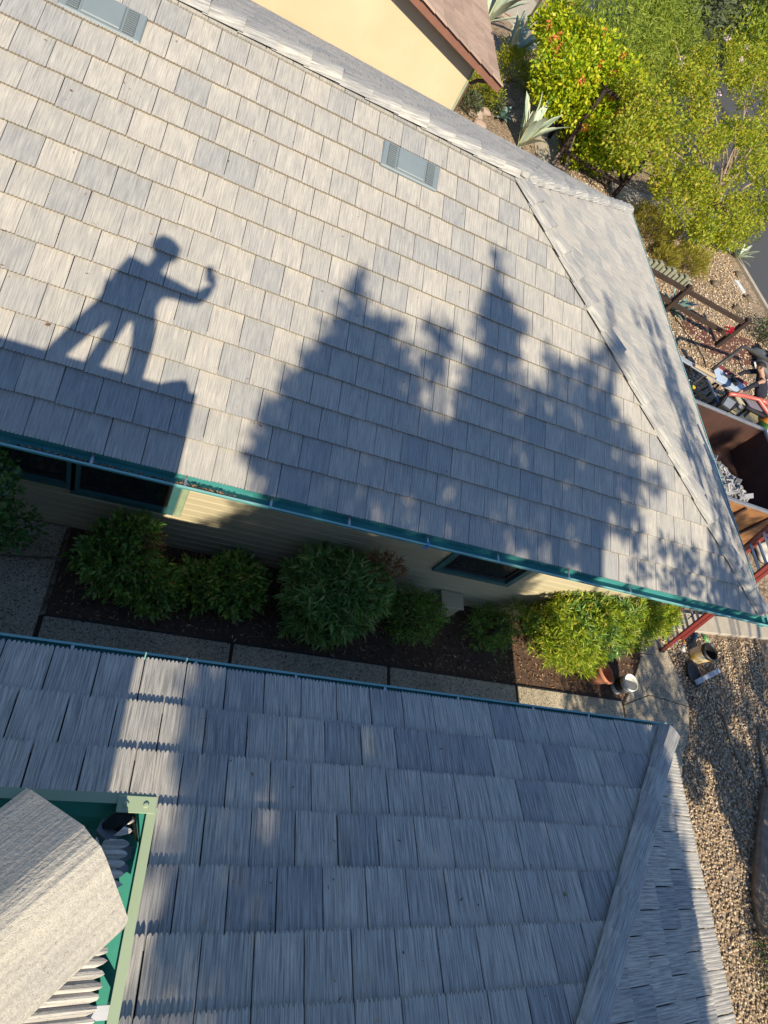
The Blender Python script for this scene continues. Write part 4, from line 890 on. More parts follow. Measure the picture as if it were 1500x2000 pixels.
# black slatted rack
t = thing('slatted_rack', 'black metal slatted rack standing behind trailer rail', 'rack', tuple(at(1375, 775)))
RZt = -1.85
for k in range(5):
    a, b = top_pts((1350 + 10 * k, 757 + 7.5 * k), (1377 + 6.5 * k, 738 + 9.5 * k), z=RZt); bm = B(); bar(bm, a, b, .055, .05); obj('slat', bm, M_BLACK, t)
a, b = top_pts((1379, 736), (1408, 797), z=RZt + .05); bm = B(); bar(bm, a, b, .075, .05); bevel(bm, .006); obj('frame_bar', bm, simple('blue_grey_steel', (0.12, 0.16, 0.22), rough=.4), t)
a2, b2 = top_pts((1350, 757), (1392, 788), z=RZt + .0); bm = B(); bar(bm, a2, b2, .05, .05); obj('frame_bar', bm, M_BLACK, t)
for p in (a, b, a2, b2): bm = B(); bar(bm, p + Vector((0, 0, -.03)), (p.x, p.y, GZ), .04, .04, up=(0, 1, 0)); obj('leg', bm, M_BLACK, t)
p = top_pts((1354, 757), z=RZt + .04)[0]; bm = B(); lathe(bm, [(.045, 0), (.045, .03), (.018, .03), (.018, 0)], Matrix.Translation(p), 16); tag(obj('tape_roll', bm, simple('yellow_tape', (0.75, 0.6, 0.03), rough=.5)), 'small yellow tape roll on the black slatted rack', 'tape')
# tool cases on a bench beside the trailer
CZ = -1.62
def case(name, label, q, h, m, trim, extra=None):
    pts = top_pts(*q, z=CZ); c = sum(pts, Vector()) / 4; t = thing(name, label, 'case', (c.x, c.y, CZ - h)); bm = B(); flat(bm, pts, h); bevel(bm, .012); obj('shell', bm, m, t)
    for a, b in zip(pts, pts[1:] + pts[:1]):
        bm = B(); bar(bm, a.lerp(b, .06) + Vector((0, 0, .005)), a.lerp(b, .94) + Vector((0, 0, .005)), .025, .02); obj('edge_trim', bm, trim, t)
    return t, pts
bench_pts = top_pts((1402, 778), (1440, 772), (1500, 806), (1500, 836), (1470, 836), (1408, 806), z=CZ - .26)
t = thing('tool_bench', 'low dark bench carrying tan tool cases behind trailer rail', 'bench', tuple(at(1445, 800))); bm = B(); flat(bm, bench_pts, .04); obj('bench_top', bm, M_WOODDK, t)
for p in (bench_pts[0], bench_pts[1], bench_pts[2], bench_pts[5], bench_pts[4]): bm = B(); bar(bm, p + Vector((0, 0, -.04)), (p.x, p.y, GZ), .06, .06, up=(0, 1, 0)); obj('leg', bm, M_WOODDK, t)
M_TAN = simple('tan_plastic', (0.36, 0.30, 0.17), (0.29, 0.24, 0.13), rough=.5)
t, pp = case('tool_case', 'small tan tool case with round dial next to trailer rail', ((1424, 804), (1445, 790), (1458, 797), (1437, 812)), .22, M_TAN, M_BLACK)
c = pp[1].lerp(pp[3], .32); bm = B(); lathe(bm, [(.075, 0), (.075, .02), (.05, .035), (.001, .035)], Matrix.Translation(c), 20); d_ = obj('dial', bm, M_DARK, t); bm = B(); lathe(bm, [(.045, .036), (.045, .045), (.001, .046)], Matrix.Translation(c), 20); obj('gauge_face', bm, M_WHITEP, d_)
for k in (.25, .5): bm = B(); c = pp[0].lerp(pp[3], k).lerp(pp[1].lerp(pp[2], k), .28); lathe(bm, [(.018, 0), (.018, .015), (.001, .016)], Matrix.Translation(c), 10); obj('knob', bm, M_BLACK, t)
t, pp = case('tool_case', 'larger tan tool case with black slot handle right of the dial case', ((1440, 815), (1462, 799), (1492, 817), (1474, 832)), .20, M_TAN, M_BLACK)
bm = B(); bar(bm, pp[0].lerp(pp[1], .35).lerp(pp[3], .2) + Vector((0, 0, .012)), pp[0].lerp(pp[1], .8).lerp(pp[2], .15) + Vector((0, 0, .012)), .05, .025); obj('handle', bm, M_BLACK, t)
bm = B(); blob(bm, pp[3].lerp(pp[0], .25) + Vector((0, 0, .03)), .07, 2, .1, 4, (1, 1, .5)); obj('latch', bm, simple('orange_tan', (0.5, 0.3, 0.1), rough=.5), t, True)
t, pp = case('speaker_box', 'black box with grey lid left of the small tan case', ((1408, 790), (1420, 772), (1442, 786), (1426, 803)), .24, M_BLACK, M_DARK)
bm = B(); flat(bm, [p.lerp(sum(pp, Vector()) / 4, .25) + Vector((0, 0, .012)) for p in pp], .01); obj('lid', bm, simple('grey_lid', (0.28, 0.31, 0.35), rough=.5), t)
bm = B(); pts = top_pts((1437, 775), (1448, 772), (1458, 795), (1450, 798), z=CZ + .03); flat(bm, pts, .03); bevel(bm, .004); tag(obj('pegboard', bm, simple('cream_board', (0.55, 0.50, 0.36), rough=.7)), 'cream perforated board strip leaning between the tool cases', 'board')
a, b = top_pts((1456, 794), (1502, 818), z=CZ + .09); bm = B(); bar(bm, a, b, .10, .07); bevel(bm, .02); tag(obj('level', bm, M_BLACK), 'black spirit level bar above the larger tan case', 'level')
t = thing('hand_truck', 'salmon red tubular hand truck frame behind the tan cases', 'hand truck', tuple(at(1470, 790)))
pts = [Vector(at(*q)) for q in ((1424, 769, -1.45), (1450, 772, -1.43), (1482, 780, -1.42), (1500, 806, -1.42), (1520, 812, -1.42))]
bm = B(); tube(bm, pts, .05, 10); obj('frame_tube', bm, simple('salmon_red_paint', (0.55, 0.13, 0.10), rough=.35), t, True)
pts = [Vector(at(*q)) for q in ((1482, 780, -1.42), (1500, 788, -1.42), (1530, 796, -1.42))]; bm = B(); tube(bm, pts, .06, 10); obj('frame_tube', bm, MATS['salmon_red_paint'], t, True)
bm = B(); flat(bm, top_pts((1455, 778), (1482, 785), (1497, 806), (1466, 794), z=-1.5), .02); obj('plate', bm, simple('grey_plate', (0.22, 0.21, 0.24), rough=.5), t)
c = Vector(at(1496, 834, CZ)); t = thing('beach_ball', 'striped orange yellow and green ball at right edge behind trailer', 'ball', (c.x, c.y, CZ - .2))
for k, col in enumerate(((.75, .09, .01), (.8, .35, .02), (.75, .55, .05), (.07, .2, .02), (.05, .13, .02), (.8, .3, .02))):
    bm = B(); n = 6; R_ = .24; Ms = Matrix.Translation(c) @ Matrix.Rotation(.6, 4, 'X') @ Matrix.Rotation(.9, 4, 'Y')
    rows = []
    for i in range(11):
        ph = math.pi * i / 10; rows.append([bm.verts.new(Ms @ Vector((R_ * math.cos(ph), R_ * math.sin(ph) * math.cos(th), R_ * math.sin(ph) * math.sin(th)))) for th in np.linspace(k * math.pi / 3, (k + 1) * math.pi / 3, n)])
    for a, b in zip(rows, rows[1:]):
        for i in range(n - 1): bm.faces.new((a[i], a[i + 1], b[i + 1], b[i]))
    bmesh.ops.remove_doubles(bm, verts=bm.verts[:], dist=1e-4); obj('gore', bm, simple('ball_%d' % k, col, rough=.4), t, True)
# bent dark pipe arching over the planks
bm = B(); pts = [Vector(at(*q)) for q in ((1391, 722, BT), (1410, 708, -1.5), (1432, 692, -1.28), (1447, 680, -1.14), (1455, 677, -1.1), (1470, 685, -1.2), (1490, 697, -1.45), (1512, 712, -1.8))]
tube(bm, pts, [.045, .045, .045, .045, .045, .05, .05, .05], 9); tag(obj('bent_pipe', bm, simple('dark_bent_steel', (0.05, 0.047, 0.042), rough=.5), None, True), 'dark bent pipe arching up from the pale blue table', 'pipe')
# grey tarp heap
c = Vector(at(1490, 716)); t = thing('tarp', 'crumpled grey tarp with pale edge at right side of yard', 'tarp', (c.x, c.y, GZ)); bm = B(); blob(bm, (c.x + .1, c.y, GZ + .2), .62, 3, .3, 14, (1, .9, .55)); obj('sheet', bm, simple('grey_tarp', (0.11, 0.115, 0.12), (0.07, 0.072, 0.076), scale=3, rough=.6, bmp=.8, bscale=4), t, True)
a = Vector(at(1474, 706, GZ + .45)); b = Vector(at(1479, 730, GZ + .3)); bm = B(); bar(bm, a, b, .09, .02); bevel(bm, .004); obj('pale_edge', bm, M_WHITEP, t)
# rail fence
P1 = Vector(at(1286, 616)); P2 = Vector(at(1398, 676)); dr = (P2 - P1); HT = 1.12
t = thing('rail_fence', 'dark brown two-rail timber fence across the gravel yard', 'fence', tuple(P1))
for k in (-1, 0, 1):
    p = P1 + dr * k; bm = B(); box(bm, (p.x - .075, p.y - .075, GZ), (p.x + .075, p.y + .075, GZ + HT)); bevel(bm, .012); obj('post', bm, M_WOODDK, t)
for k in (-1, 0):
    for z in (HT - .16, HT * .42):
        p = P1 + dr * k; q = P1 + dr * (k + 1); bm = B(); bar(bm, p + Vector((0, 0, z)) + dr.normalized() * .06, q + Vector((0, 0, z)) - dr.normalized() * .06, .06, .13); bevel(bm, .008); obj('rail', bm, M_WOODDK, t)
# vegetation and stones in the gravel yard
def rosette(name, label, base, n, L, W, m, lean=(0, 0, 0), spread=.8, group=None, seed=0):
    rr_ = random.Random(seed); t = thing(name, label, 'agave' if 'agave' in name else 'plant', tuple(base), group)
    for k in range(n):
        a = k * 2.399 + rr_.uniform(-.2, .2); el = rr_.uniform(.25, 1.25); d = Vector((math.cos(a) * math.cos(el) * spread, math.sin(a) * math.cos(el) * spread, math.sin(el))) + Vector(lean); d.normalize()
        s = d.cross(Vector((0, 0, 1))); s = s.normalized() if s.length > 1e-3 else Vector((1, 0, 0)); u = s.cross(d); l = L * rr_.uniform(.7, 1.1); wd = W * rr_.uniform(.8, 1.15)
        bm = B(); rows = []
        for tt, ww, cv in ((0, .55, 0), (.25, .8, .0), (.5, 1, .01), (.75, .72, .0), (.92, .3, -.02), (1, .03, -.04)):
            c = Vector(base) + d * (l * tt) - Vector((0, 0, 1)) * (l * .14 * tt * tt) + u * (cv * l)
            rows.append([bm.verts.new(c + s * (wd * .5 * ww * q) + u * (wd * .16 * ww * abs(q))) for q in (-1, -.82, 0, .82, 1)])
        for a_, b_ in zip(rows, rows[1:]):
            for i in range(4):
                f = bm.faces.new((a_[i], a_[i + 1], b_[i + 1], b_[i])); f.material_index = 1 if i in (0, 3) else 0
        me = mesh_of('leaf', bm, True); me.materials.append(m[0]); me.materials.append(m[1]); link('leaf', me, None, t)
    return t
AG = (simple('agave_grey_green', (0.40, 0.48, 0.37), (0.33, 0.42, 0.34), scale=5, rough=.6), simple('agave_cream_margin', (0.72, 0.66, 0.38), rough=.6)); AGB = (simple('blue_agave', (0.22, 0.34, 0.29), (0.16, 0.27, 0.23), rough=.6), simple('blue_agave_edge', (0.18, 0.27, 0.2), rough=.6))
rosette('agave', 'large cream-edged agave just beyond the far roof hip', on_ground((1012, 288)) + Vector((0, 0, .03)), 17, 1.65, .25, AG, (.15, .12, .35), .8, 'cream-edged agaves', 1)
rosette('agave', 'cream-edged agave by neighbour roof tip next to driveway', on_ground((985, 128)) + Vector((0, 0, .03)), 17, 1.85, .26, AG, (.25, .12, .4), .8, 'cream-edged agaves', 2)
rosette('agave', 'farthest cream-edged agave at top beside brown roof edge', on_ground((952, 45)) + Vector((0, 0, .03)), 16, 2.0, .28, AG, (.2, .12, .4), .8, 'cream-edged agaves', 3)
rosette('agave', 'dark blue-green agave at foot of large cream-edged agave', on_ground((975, 232)) + Vector((0, 0, .03)), 18, .6, .15, AGB, (0, 0, 0), 1, None, 4)
for i, q in enumerate(((1372, 462), (1392, 476), (1412, 490), (1436, 506))):
    rosette('agave', ['first of the agave row from the garden walk', 'second of the agave row from the garden walk', 'third agave in row, nearer the street', 'last agave in row touching the street kerb'][i], on_ground(q) + Vector((0, 0, .03)), 20, .85, .12, AG if i % 2 else AGB, (.05, 0, .1), .9, 'agave row along the street', 10 + i)
rosette('agave', 'green agave growing under the fence post near the eave', on_ground((1310, 608)) + Vector((0, 0, .03)), 20, .75, .11, AGB, (0, 0, 0), 1, None, 20)
for i, (q, r) in enumerate((((1383, 513), .13), ((1440, 539), .17), ((1394, 557), .16), ((1459, 586), .17), ((1437, 606), .17), ((1416, 612), .08))):
    bm = B(); c = on_ground(q); blob(bm, (c.x, c.y, GZ + r * .35), r, 2, .25, i + 30, (1, .8, .6)); tag(obj('rock', bm, simple('brown_rock', (0.19, 0.15, 0.10), (0.12, 0.09, 0.06), scale=9, rough=.95), None, True),
        ['brown rock nearest the agave row in gravel', 'brown rock beside the flat white stone', 'brown rock between yellow-green shrub and white stone', 'brown rock nearest the street in gravel yard', 'brown rock below white stone near rose bush', 'smallest brown rock near the fence'][i], 'rock', 'brown rocks in the gravel yard')
bm = B(); flat(bm, [on_ground(q, GZ + .06) for q in ((1435, 545), (1442, 548), (1457, 570), (1452, 571))], .08); bevel(bm, .01); tag(obj('flat_stone', bm, M_WHITEP), 'long flat white stone lying in the gravel yard', 'stone')
for i, (q, r, lab) in enumerate((((1258, 462), (.95, .85, .55), 'large yellow-green grassy shrub right beside far roof edge'), ((1330, 525), (.7, .6, .45), 'round yellow-green shrub with tan tips in gravel yard'), ((1290, 512), (.45, .4, .3), 'small straw-coloured shrub between the two grassy shrubs'))):
    c = on_ground(q); t = thing('grassy_shrub', lab, 'shrub', tuple(c)); P, d = shell_pts(int(5200 * r[0]), (c.x, c.y, GZ + r[2] * .6), r, .4, .6); leaf_part('foliage', (P, unit(d + [0, 0, .9] + RNG.normal(size=P.shape) * .35), RNG.uniform(.1, .2, len(P)), np.full(len(P), .016)), M_GRASSY, t)
    bm = B(); stems(bm, c, [tuple(P[k]) for k in RNG.choice(len(P), 12)]); obj('stems', bm, M_BARK, t)
a, b = on_ground((1337, 428), GZ + .12), on_ground((1284, 492), GZ + .12); bm = B(); bar(bm, a, b, .34, .2); bevel(bm, .02); tag(obj('timber_beam', bm, M_WOODGREY), 'thick weathered timber lying between the grassy shrubs and walk', 'timber')
t = thing('stake_edging', 'row of short grey-green log stakes edging the fence bed', 'edging', tuple(on_ground((1295, 545))))
for k in range(10):
    c = on_ground((1256 + 8.2 * k, 524 + 4.4 * k)); bm = B(); box(bm, (c.x - .07, c.y - .09, GZ), (c.x + .07, c.y + .09, GZ + .32 + .05 * (k % 3))); bevel(bm, .02); obj('stake', bm, simple('grey_green_stake', (0.27, 0.27, 0.19), (0.19, 0.19, 0.13), rough=.9), t)
# rose bush and flowers at right edge
c = on_ground((1480, 668)); t = thing('rose_bush', 'dark leafy rose bush at right edge behind the fence end', 'bush', tuple(c)); leaf_part('foliage', foliage_clump([((c.x, c.y, GZ + .55), (.75, .7, .5)), ((c.x + .5, c.y + .4, GZ + .5), (.6, .6, .45))], 2200, .07, .04), island('rose_leaf', [(0, (.02, .045, .015)), (.8, (.06, .11, .03)), (1, (.2, .12, .04))], .5, .2), t)
bm = B(); stems(bm, c, [(c.x + random.uniform(-.7, .7), c.y + random.uniform(-.6, .6), GZ + random.uniform(.5, 1.0)) for _ in range(12)]); obj('stems', bm, M_BARK, t)
c = Vector(at(1424, 643, GZ + .75)); t = thing('red_rose', 'single crimson rose bloom against the dark fence post', 'flower', (c.x, c.y, GZ)); leaf_part('petals', foliage_clump([((c.x, c.y, c.z), (.12, .12, .08))], 7000, .06, .05), M_RED, t); bm = B(); tube(bm, [(c.x, c.y, GZ), (c.x + .03, c.y, c.z - .2), (c.x, c.y, c.z)], .01, 6); obj('stem', bm, M_BARK, t)
for i, q in enumerate(((1375, 700), (1345, 660))):
    bm = B(); a, b, c = on_ground((q[0] - 30, q[1] - 45), GZ + .04), on_ground(q, GZ + .04), on_ground((q[0] + 4, q[1] + 18), GZ + .04); tube(bm, [a, a.lerp(b, .5) + Vector((.05, 0, 0)), b, c], .014, 6); tag(obj('cable', bm, M_BLACK), ['thin black cable on gravel leading to planks', 'thin black cable nearer the fence bed'][i], 'cable')

# ================================================================== NEIGHBOUR'S YELLOW HOUSE
HY = 14.0; tip = yplane(978, 166, HY); upp = yplane(825, 0, HY)
slope = (upp[2] - tip[2]) / (tip[0] - upp[0])
nb_ = thing('house', 'neighbouring cream-yellow stucco house with brown tiled gable roof', 'house', (0, 18, GZ))
M_YEL = simple('cream_yellow_stucco', (0.66, 0.52, 0.335), (0.58, 0.45, 0.28), scale=0.8, rough=.85, bmp=.12, bscale=60)
M_BRT = tile_mat('brown_roof_tile', (0.47, 0.335, 0.25), (0.43, 0.30, 0.225), (0.38, 0.265, 0.195), .5)
M_FASC = simple('brown_red_fascia', (0.25, 0.11, 0.07), (0.20, 0.09, 0.06), rough=.7)
rx = tip[0] - 6.5; rz = tip[2] + 6.5 * slope; wx = tip[0] - .62; WYy = HY + .42
bm = B(); ev = tip[2] + .62 * slope - .14
f_ = [(wx, WYy, GZ), (wx, WYy, ev - .02), (rx, WYy, rz - .16), (rx - 6, WYy, rz - .16 - 6 * slope), (rx - 6, WYy, GZ)]
a = [bm.verts.new(p) for p in f_]; b = [bm.verts.new((p[0], p[1] + 9, p[2])) for p in f_]; bm.faces.new(a[::-1]); bm.faces.new(b)
for i in range(len(f_)): bm.faces.new((a[i], a[(i + 1) % 5], b[(i + 1) % 5], b[i]))
bmesh.ops.recalc_face_normals(bm, faces=bm.faces[:]); obj('wall', bm, M_YEL, nb_)
bm = B(); L_ = 11
def rz_at(x): return tip[2] + (tip[0] - x) * slope
hexa(bm, [(rx, HY + .02, rz - .10), (tip[0], HY + .02, tip[2] - .10), (tip[0], HY + L_, tip[2] - .10), (rx, HY + L_, rz - .10), (rx, HY + .02, rz - .04), (tip[0], HY + .02, tip[2] - .04), (tip[0], HY + L_, tip[2] - .04), (rx, HY + L_, rz - .04)])
hexa(bm, [(rx - 6.5, HY + .02, rz - 6.5 * slope - .10), (rx - .002, HY + .02, rz - .10), (rx - .002, HY + L_, rz - .10), (rx - 6.5, HY + L_, rz - 6.5 * slope - .10), (rx - 6.5, HY + .02, rz - 6.5 * slope - .04), (rx - .002, HY + .02, rz - .04), (rx - .002, HY + L_, rz - .04), (rx - 6.5, HY + L_, rz - 6.5 * slope - .04)])
rf = obj('roof', bm, M_FASC, nb_)
sn = math.atan(slope); Fn = plane_frame((tip[0] + .02, HY - .01, tip[2] - .03), (0, 1, 0), (-math.cos(sn), 0, math.sin(sn)))
varB = [tile_mesh('roof_tile', .36, 200 + s, ribs=4) for s in range(4)]
for m_ in varB: m_.materials.clear(); m_.materials.append(M_BRT); m_.materials.append(M_BRT)
tb_ = lay_tiles(Fn, .36, 19, lambda r: .1525 * (r % 2), .05, 10.6, [(Vector((rx, 0, 0)), Vector((-1, 0, 0))), (Vector((0, HY - .005, 0)), Vector((0, -1, 0)))], varB)
vis = []; rest = []
for me, M in tb_:
    me.materials.clear(); me.materials.append(M_BRT); me.materials.append(M_BRT)
    x, y, d = px(M @ Vector((TW / 2, .18, 0))); (vis if (x < 1050 and y > -30) else rest).append((me, M))
for me, M in vis[:290]: link('roof_tile', me, None, rf, M)
tag(link('roof_tiles', join_pieces('roof_tiles', rest + vis[290:], M_BRT), None, rf), kind='stuff')
bm = B(); bar(bm, (rx, HY - .0, rz - .09), (tip[0] + .02, HY - .0, tip[2] - .09), .05, .16, up=(0, 0, 1)); obj('rake_board', bm, M_FASC, nb_)
k = 0; xx = tip[0] + .03
while xx > rx:
    bm = B(); x2 = xx - .36; bar(bm, (xx, HY - .03, rz_at(xx) + .035), (x2, HY - .03, rz_at(x2) + .05), .14, .035); bevel(bm, .006); obj('rake_tile', bm, M_BRT, nb_); xx = x2 + .02
bm = B(); bar(bm, (tip[0] + .0, HY + .1, tip[2] - .12), (tip[0] + .0, HY + 10, tip[2] - .12), .1, .12); g_ = obj('gutter', bm, M_FASC, nb_)
bm = B(); tube(bm, [(tip[0] - .05, HY + .45, tip[2] - .18), (wx + .25, HY + .5, tip[2] - .32), (wx + .08, HY + .5, tip[2] - .5), (wx + .08, HY + .5, GZ)], .045, 8); obj('downspout', bm, simple('brown_downspout', (0.17, 0.09, 0.055), rough=.5), nb_)
bm = B(); box(bm, (wx + .002, WYy - .015, GZ), (wx + .05, WYy + .06, ev - .05)); obj('corner_board', bm, M_PTRIM, nb_)

# ================================================================== GARDEN BEYOND: arbor, vine, trees
def crown(name, label, cat, base, clumps, m, per, L, W, limbs=8, r0=.09, group=None, bark=None, droop=.1, trunk_top=.5, multi=0):
    t = thing(name, label, cat, tuple(base), group); leaf_part('crown', foliage_clump(clumps, per, L, W, droop), m, t)
    bm = B(); base = Vector(base)
    cs = [Vector(c) for c, r in clumps]; cen = sum(cs, Vector()) / len(cs); pick = random.sample(cs, min(limbs, len(cs)))
    if multi:
        for c in pick:
            a = base + Vector((random.uniform(-.25, .25), random.uniform(-.25, .25), -.03)); m_ = a.lerp(c, .5) + Vector((random.uniform(-.15, .15), random.uniform(-.15, .15), .35)); tube(bm, [a, m_, c], [r0, r0 * .7, r0 * .3], 7)
    else:
        fork = base.lerp(cen, trunk_top); tube(bm, [base + Vector((0, 0, -.05)), base.lerp(fork, .5) + Vector((.05, .04, 0)), fork], [r0 * 1.2, r0, r0 * .8], 9)
        for c in pick: tube(bm, [fork, fork.lerp(c, .5) + Vector((0, 0, .12)), c], [r0 * .6, r0 * .4, r0 * .15], 6)
    obj('trunk', bm, bark or M_BARK, t); return t
def blobs(discs, jitter=0.0):
    """discs: (px, py, z, radius) -> clump list"""
    out = []
    for x, y, z, r in discs: c = at(x, y, z); out.append((tuple(c), r))
    return out
def fill(n, poly_x, poly_y, zr, rr, cond=None):
    out = []
    while len(out) < n:
        x, y = random.uniform(*poly_x), random.uniform(*poly_y)
        if cond is None or cond(x, y): out.append((x, y, random.uniform(*zr), random.uniform(*rr)))
    return out
# arbor of dark lattice under the trumpet vine
A0 = Vector(at(1080, 318)); A1 = Vector(at(1196, 385)); ax_ = (A1 - A0); ay_ = Vector((-ax_.y, ax_.x, 0)).normalized() * 1.5; AH = 2.35
t = thing('arbor', 'dark lattice garden arbor under the orange-flowered vine', 'arbor', tuple(A0))
cors = [A0, A1, A1 + ay_, A0 + ay_]
for c in cors: bm = B(); box(bm, (c.x - .06, c.y - .06, GZ), (c.x + .06, c.y + .06, GZ + AH)); bevel(bm, .01); obj('post', bm, M_WOODDK, t)
def lattice(p, q, n, zl, zh):
    for k in range(n):
        for sg in (0, 1):
            f0_, f1_ = k / n, (k + 1) / n
            a = p.lerp(q, f0_ if sg else f1_); b = p.lerp(q, f1_ if sg else f0_)
            for z0 in np.linspace(zl, zh, 4)[:-1]:
                dz = (zh - zl) / 3; bm = B(); bar(bm, a + Vector((0, 0, z0)), b + Vector((0, 0, z0 + dz)), .03, .045); obj('lattice_slat', bm, M_WOODDK, t)
lattice(A1, A1 + ay_, 2, .5, 2.1); lattice(A0 + ay_, A1 + ay_, 3, .5, 2.1); lattice(A0, A0 + ay_, 2, .5, 2.1)
for p, q in ((A0, A1), (A0 + ay_, A1 + ay_), (A0, A0 + ay_), (A1, A1 + ay_)):
    for z in (.45, AH - .05): bm = B(); bar(bm, p + Vector((0, 0, z)), q + Vector((0, 0, z)), .06, .10); obj('beam', bm, M_WOODDK, t)
# pale fallen trellis panel
t = thing('trellis_panel', 'weathered brown trellis panel leaning at near corner of arbor', 'trellis', tuple(at(1085, 315)))
q0, q1, q2, q3 = Vector(at(1078, 318, GZ + .05)), Vector(at(1104, 330, GZ + .05)), Vector(at(1158, 252, GZ + .9)), Vector(at(1122, 262, GZ + .9))
for a, b in ((q0, q3), (q1, q2), (q0, q1), (q3, q2), (q0, q2), (q3, q1), (q0.lerp(q3, .5), q1.lerp(q2, .5))): bm = B(); bar(bm, a, b, .05, .06); obj('slat', bm, simple('pale_brown_timber', (0.30, 0.22, 0.17), rough=.9), t)
# trough / bench inside arbor shade
t = thing('garden_bench', 'dark slatted bench in the shade of the arbor', 'bench', tuple(at(1170, 345)))
b0, b1 = Vector(at(1140, 305, GZ + .45)), Vector(at(1200, 345, GZ + .45)); dv = (b1 - b0).normalized(); pv = Vector((-dv.y, dv.x, 0))
for k in range(5): bm = B(); bar(bm, b0 + pv * (.11 * k), b1 + pv * (.11 * k), .085, .03); obj('seat_slat', bm, M_WOODGREY, t)
for k in range(3): bm = B(); bar(bm, b0 + pv * .58 + Vector((0, 0, .14 + .12 * k)), b1 + pv * .58 + Vector((0, 0, .14 + .12 * k)), .03, .08); obj('back_slat', bm, M_WOODDK, t)
for p in (b0, b1):
    for s_ in (.02, .5): bm = B(); bar(bm, p + pv * s_ + Vector((0, 0, -.02)), (p.x + pv.x * s_, p.y + pv.y * s_, GZ), .06, .06, up=(0, 1, 0)); obj('leg', bm, M_WOODDK, t)
# trumpet vine on the arbor
vd = fill(64, (1062, 1232), (0, 315), (-1.3, .6), (.34, .56), lambda x, y: y < 60 + (x - 1040) * 1.35 + 110 and y > (x - 1062) * 1.25 - 60)
def vine_pt(x, y, near=0.0):
    return yplane(x, y, 18.4 + 3.2 * max(0, 150 - y) / 150 + random.uniform(-.3, .5) - near)
vd = [(tuple(vine_pt(x, y)), r * 1.12) for x, y, z, r in vd]
t = crown('trumpet_vine', 'lush lime-green trumpet vine with orange blooms on the arbor', 'vine', tuple((A0 + A1) / 2 + ay_ * .5), vd, M_VINE, 1400, .14, .07, 9, .05, droop=.3)
fl = [(1150, 222), (1165, 165), (1100, 85), (1095, 110), (1140, 155), (1195, 140), (1180, 60), (1110, 5), (1205, 215), (1130, 235), (1075, 50), (1090, 65), (1158, 245), (1210, 105), (1170, 120), (1085, 100), (1145, 248), (1195, 190), (1078, 78), (1175, 235)]
for x, y in fl: leaf_part('flower', foliage_clump([(tuple(vine_pt(x + random.uniform(-6, 6), y + random.uniform(-6, 6), .55)), .08)], 4200, .08, .06), M_FLOWER, t)
cl = [(tuple(at(1228 + random.uniform(-14, 18), 195 + random.uniform(-35, 35), -1.0)), .18) for _ in range(14)]
tag(leaf_part('dying_flowers', foliage_clump(cl, 900, .09, .05), island('rust_flower', [(0, (.25, .05, .03)), (1, (.45, .12, .07))], .8), t), kind='stuff')
# green vine cushion in front
# crape myrtle
cd_ = fill(135, (1195, 1530), (60, 470), (-1.2, .6), (.28, .5), lambda x, y: ((x - 1395) / 195) ** 2 + ((y - 270) / 215) ** 2 < 1 and not ((x - 1435) / 36) ** 2 + ((y - 310) / 30) ** 2 < 1 and y < 300 + max(0, x - 1225) * 1.35)
cd_ = [(x, y, random.uniform(-.2, .5) - 1.9 * max(0, (y - 200) / 290), r) for x, y, z, r in cd_]
cb = Vector(at(1392, 402))
t = crown('crape_myrtle', 'wide yellow-green crape myrtle with many tan stems by street', 'tree', tuple(cb), blobs(cd_), M_CRAPE, 1500, .11, .06, 26, .045, bark=M_TANBARK, multi=1)
cl = [(tuple(at(x, y, z)), .10) for x, y, z in ((1274, 208, .2), (1421, 75, .7), (1457, 92, .7), (1402, 182, .5), (1449, 118, .6), (1330, 120, .6))]; [leaf_part('blossom', foliage_clump([q], 2500, .07, .05), M_PINK, t) for q in cl]
cd2 = fill(26, (1480, 1600), (60, 420), (-1, .6), (.3, .5)); cd2 = [(x, y, -.2 - 1.6 * max(0, (y - 180) / 300), r) for x, y, z, r in cd2]
crown('crape_myrtle', 'second crape myrtle cut by the right picture edge', 'tree', tuple(at(1535, 400)), blobs(cd2), M_CRAPE, 1250, .10, .05, 14, .045, bark=M_TANBARK, multi=1)
# willow-like tree behind the vine
wd_ = fill(44, (1150, 1345), (-60, 190), (-.6, 1.4), (.55, .9), lambda x, y: x - 1150 > y * .35 and x < 1345 - max(0, y - 40) * .2)
wd_ = [(x, y, .8 - 2.4 * max(0, y) / 200, r) for x, y, z, r in wd_]
crown('willow_tree', 'soft olive-green willow-like tree behind the trumpet vine', 'tree', tuple(at(1265, 215)), blobs(wd_), M_WILLOW, 1000, .22, .035, 10, .12, droop=.6)
for i, (xr, yr, z, n, r, m, lab) in enumerate((((1340, 1420), (30, 90), -1.6, 14, (.7, 1.1), M_OLIVE, 'dusty grey-green shrub behind the willow-like tree'), ((1395, 1500), (-40, 50), -.2, 22, (1.3, 2.2), M_OLIVE, 'broad dusty tree across the street at top'), ((1455, 1530), (20, 95), -.6, 16, (.9, 1.5), M_VINE, 'dark green tree across the street at top right'), ((1330, 1400), (-50, 20), .2, 14, (1.5, 2.4), M_OLIVE, 'dark dusty tree at top beyond the street'), ((1470, 1620), (-80, 0), 1.0, 16, (2.5, 4.0), M_WILLOW, 'large far tree above top right corner'))):
    ds = [(x, y, z + random.uniform(-.5, .5), random.uniform(*r)) for x, y in [(random.uniform(*xr), random.uniform(*yr)) for _ in range(n)]]
    cl = blobs(ds); cen = np.mean([c for c, r_ in cl], 0); sc_ = 1 if i == 0 else 2.2
    crown('street_tree' if i else 'dusty_shrub', lab, 'tree' if i else 'shrub', (cen[0], cen[1], GZ), cl, m, 420 / sc_, .14 * sc_, .06 * sc_, 7, .12)
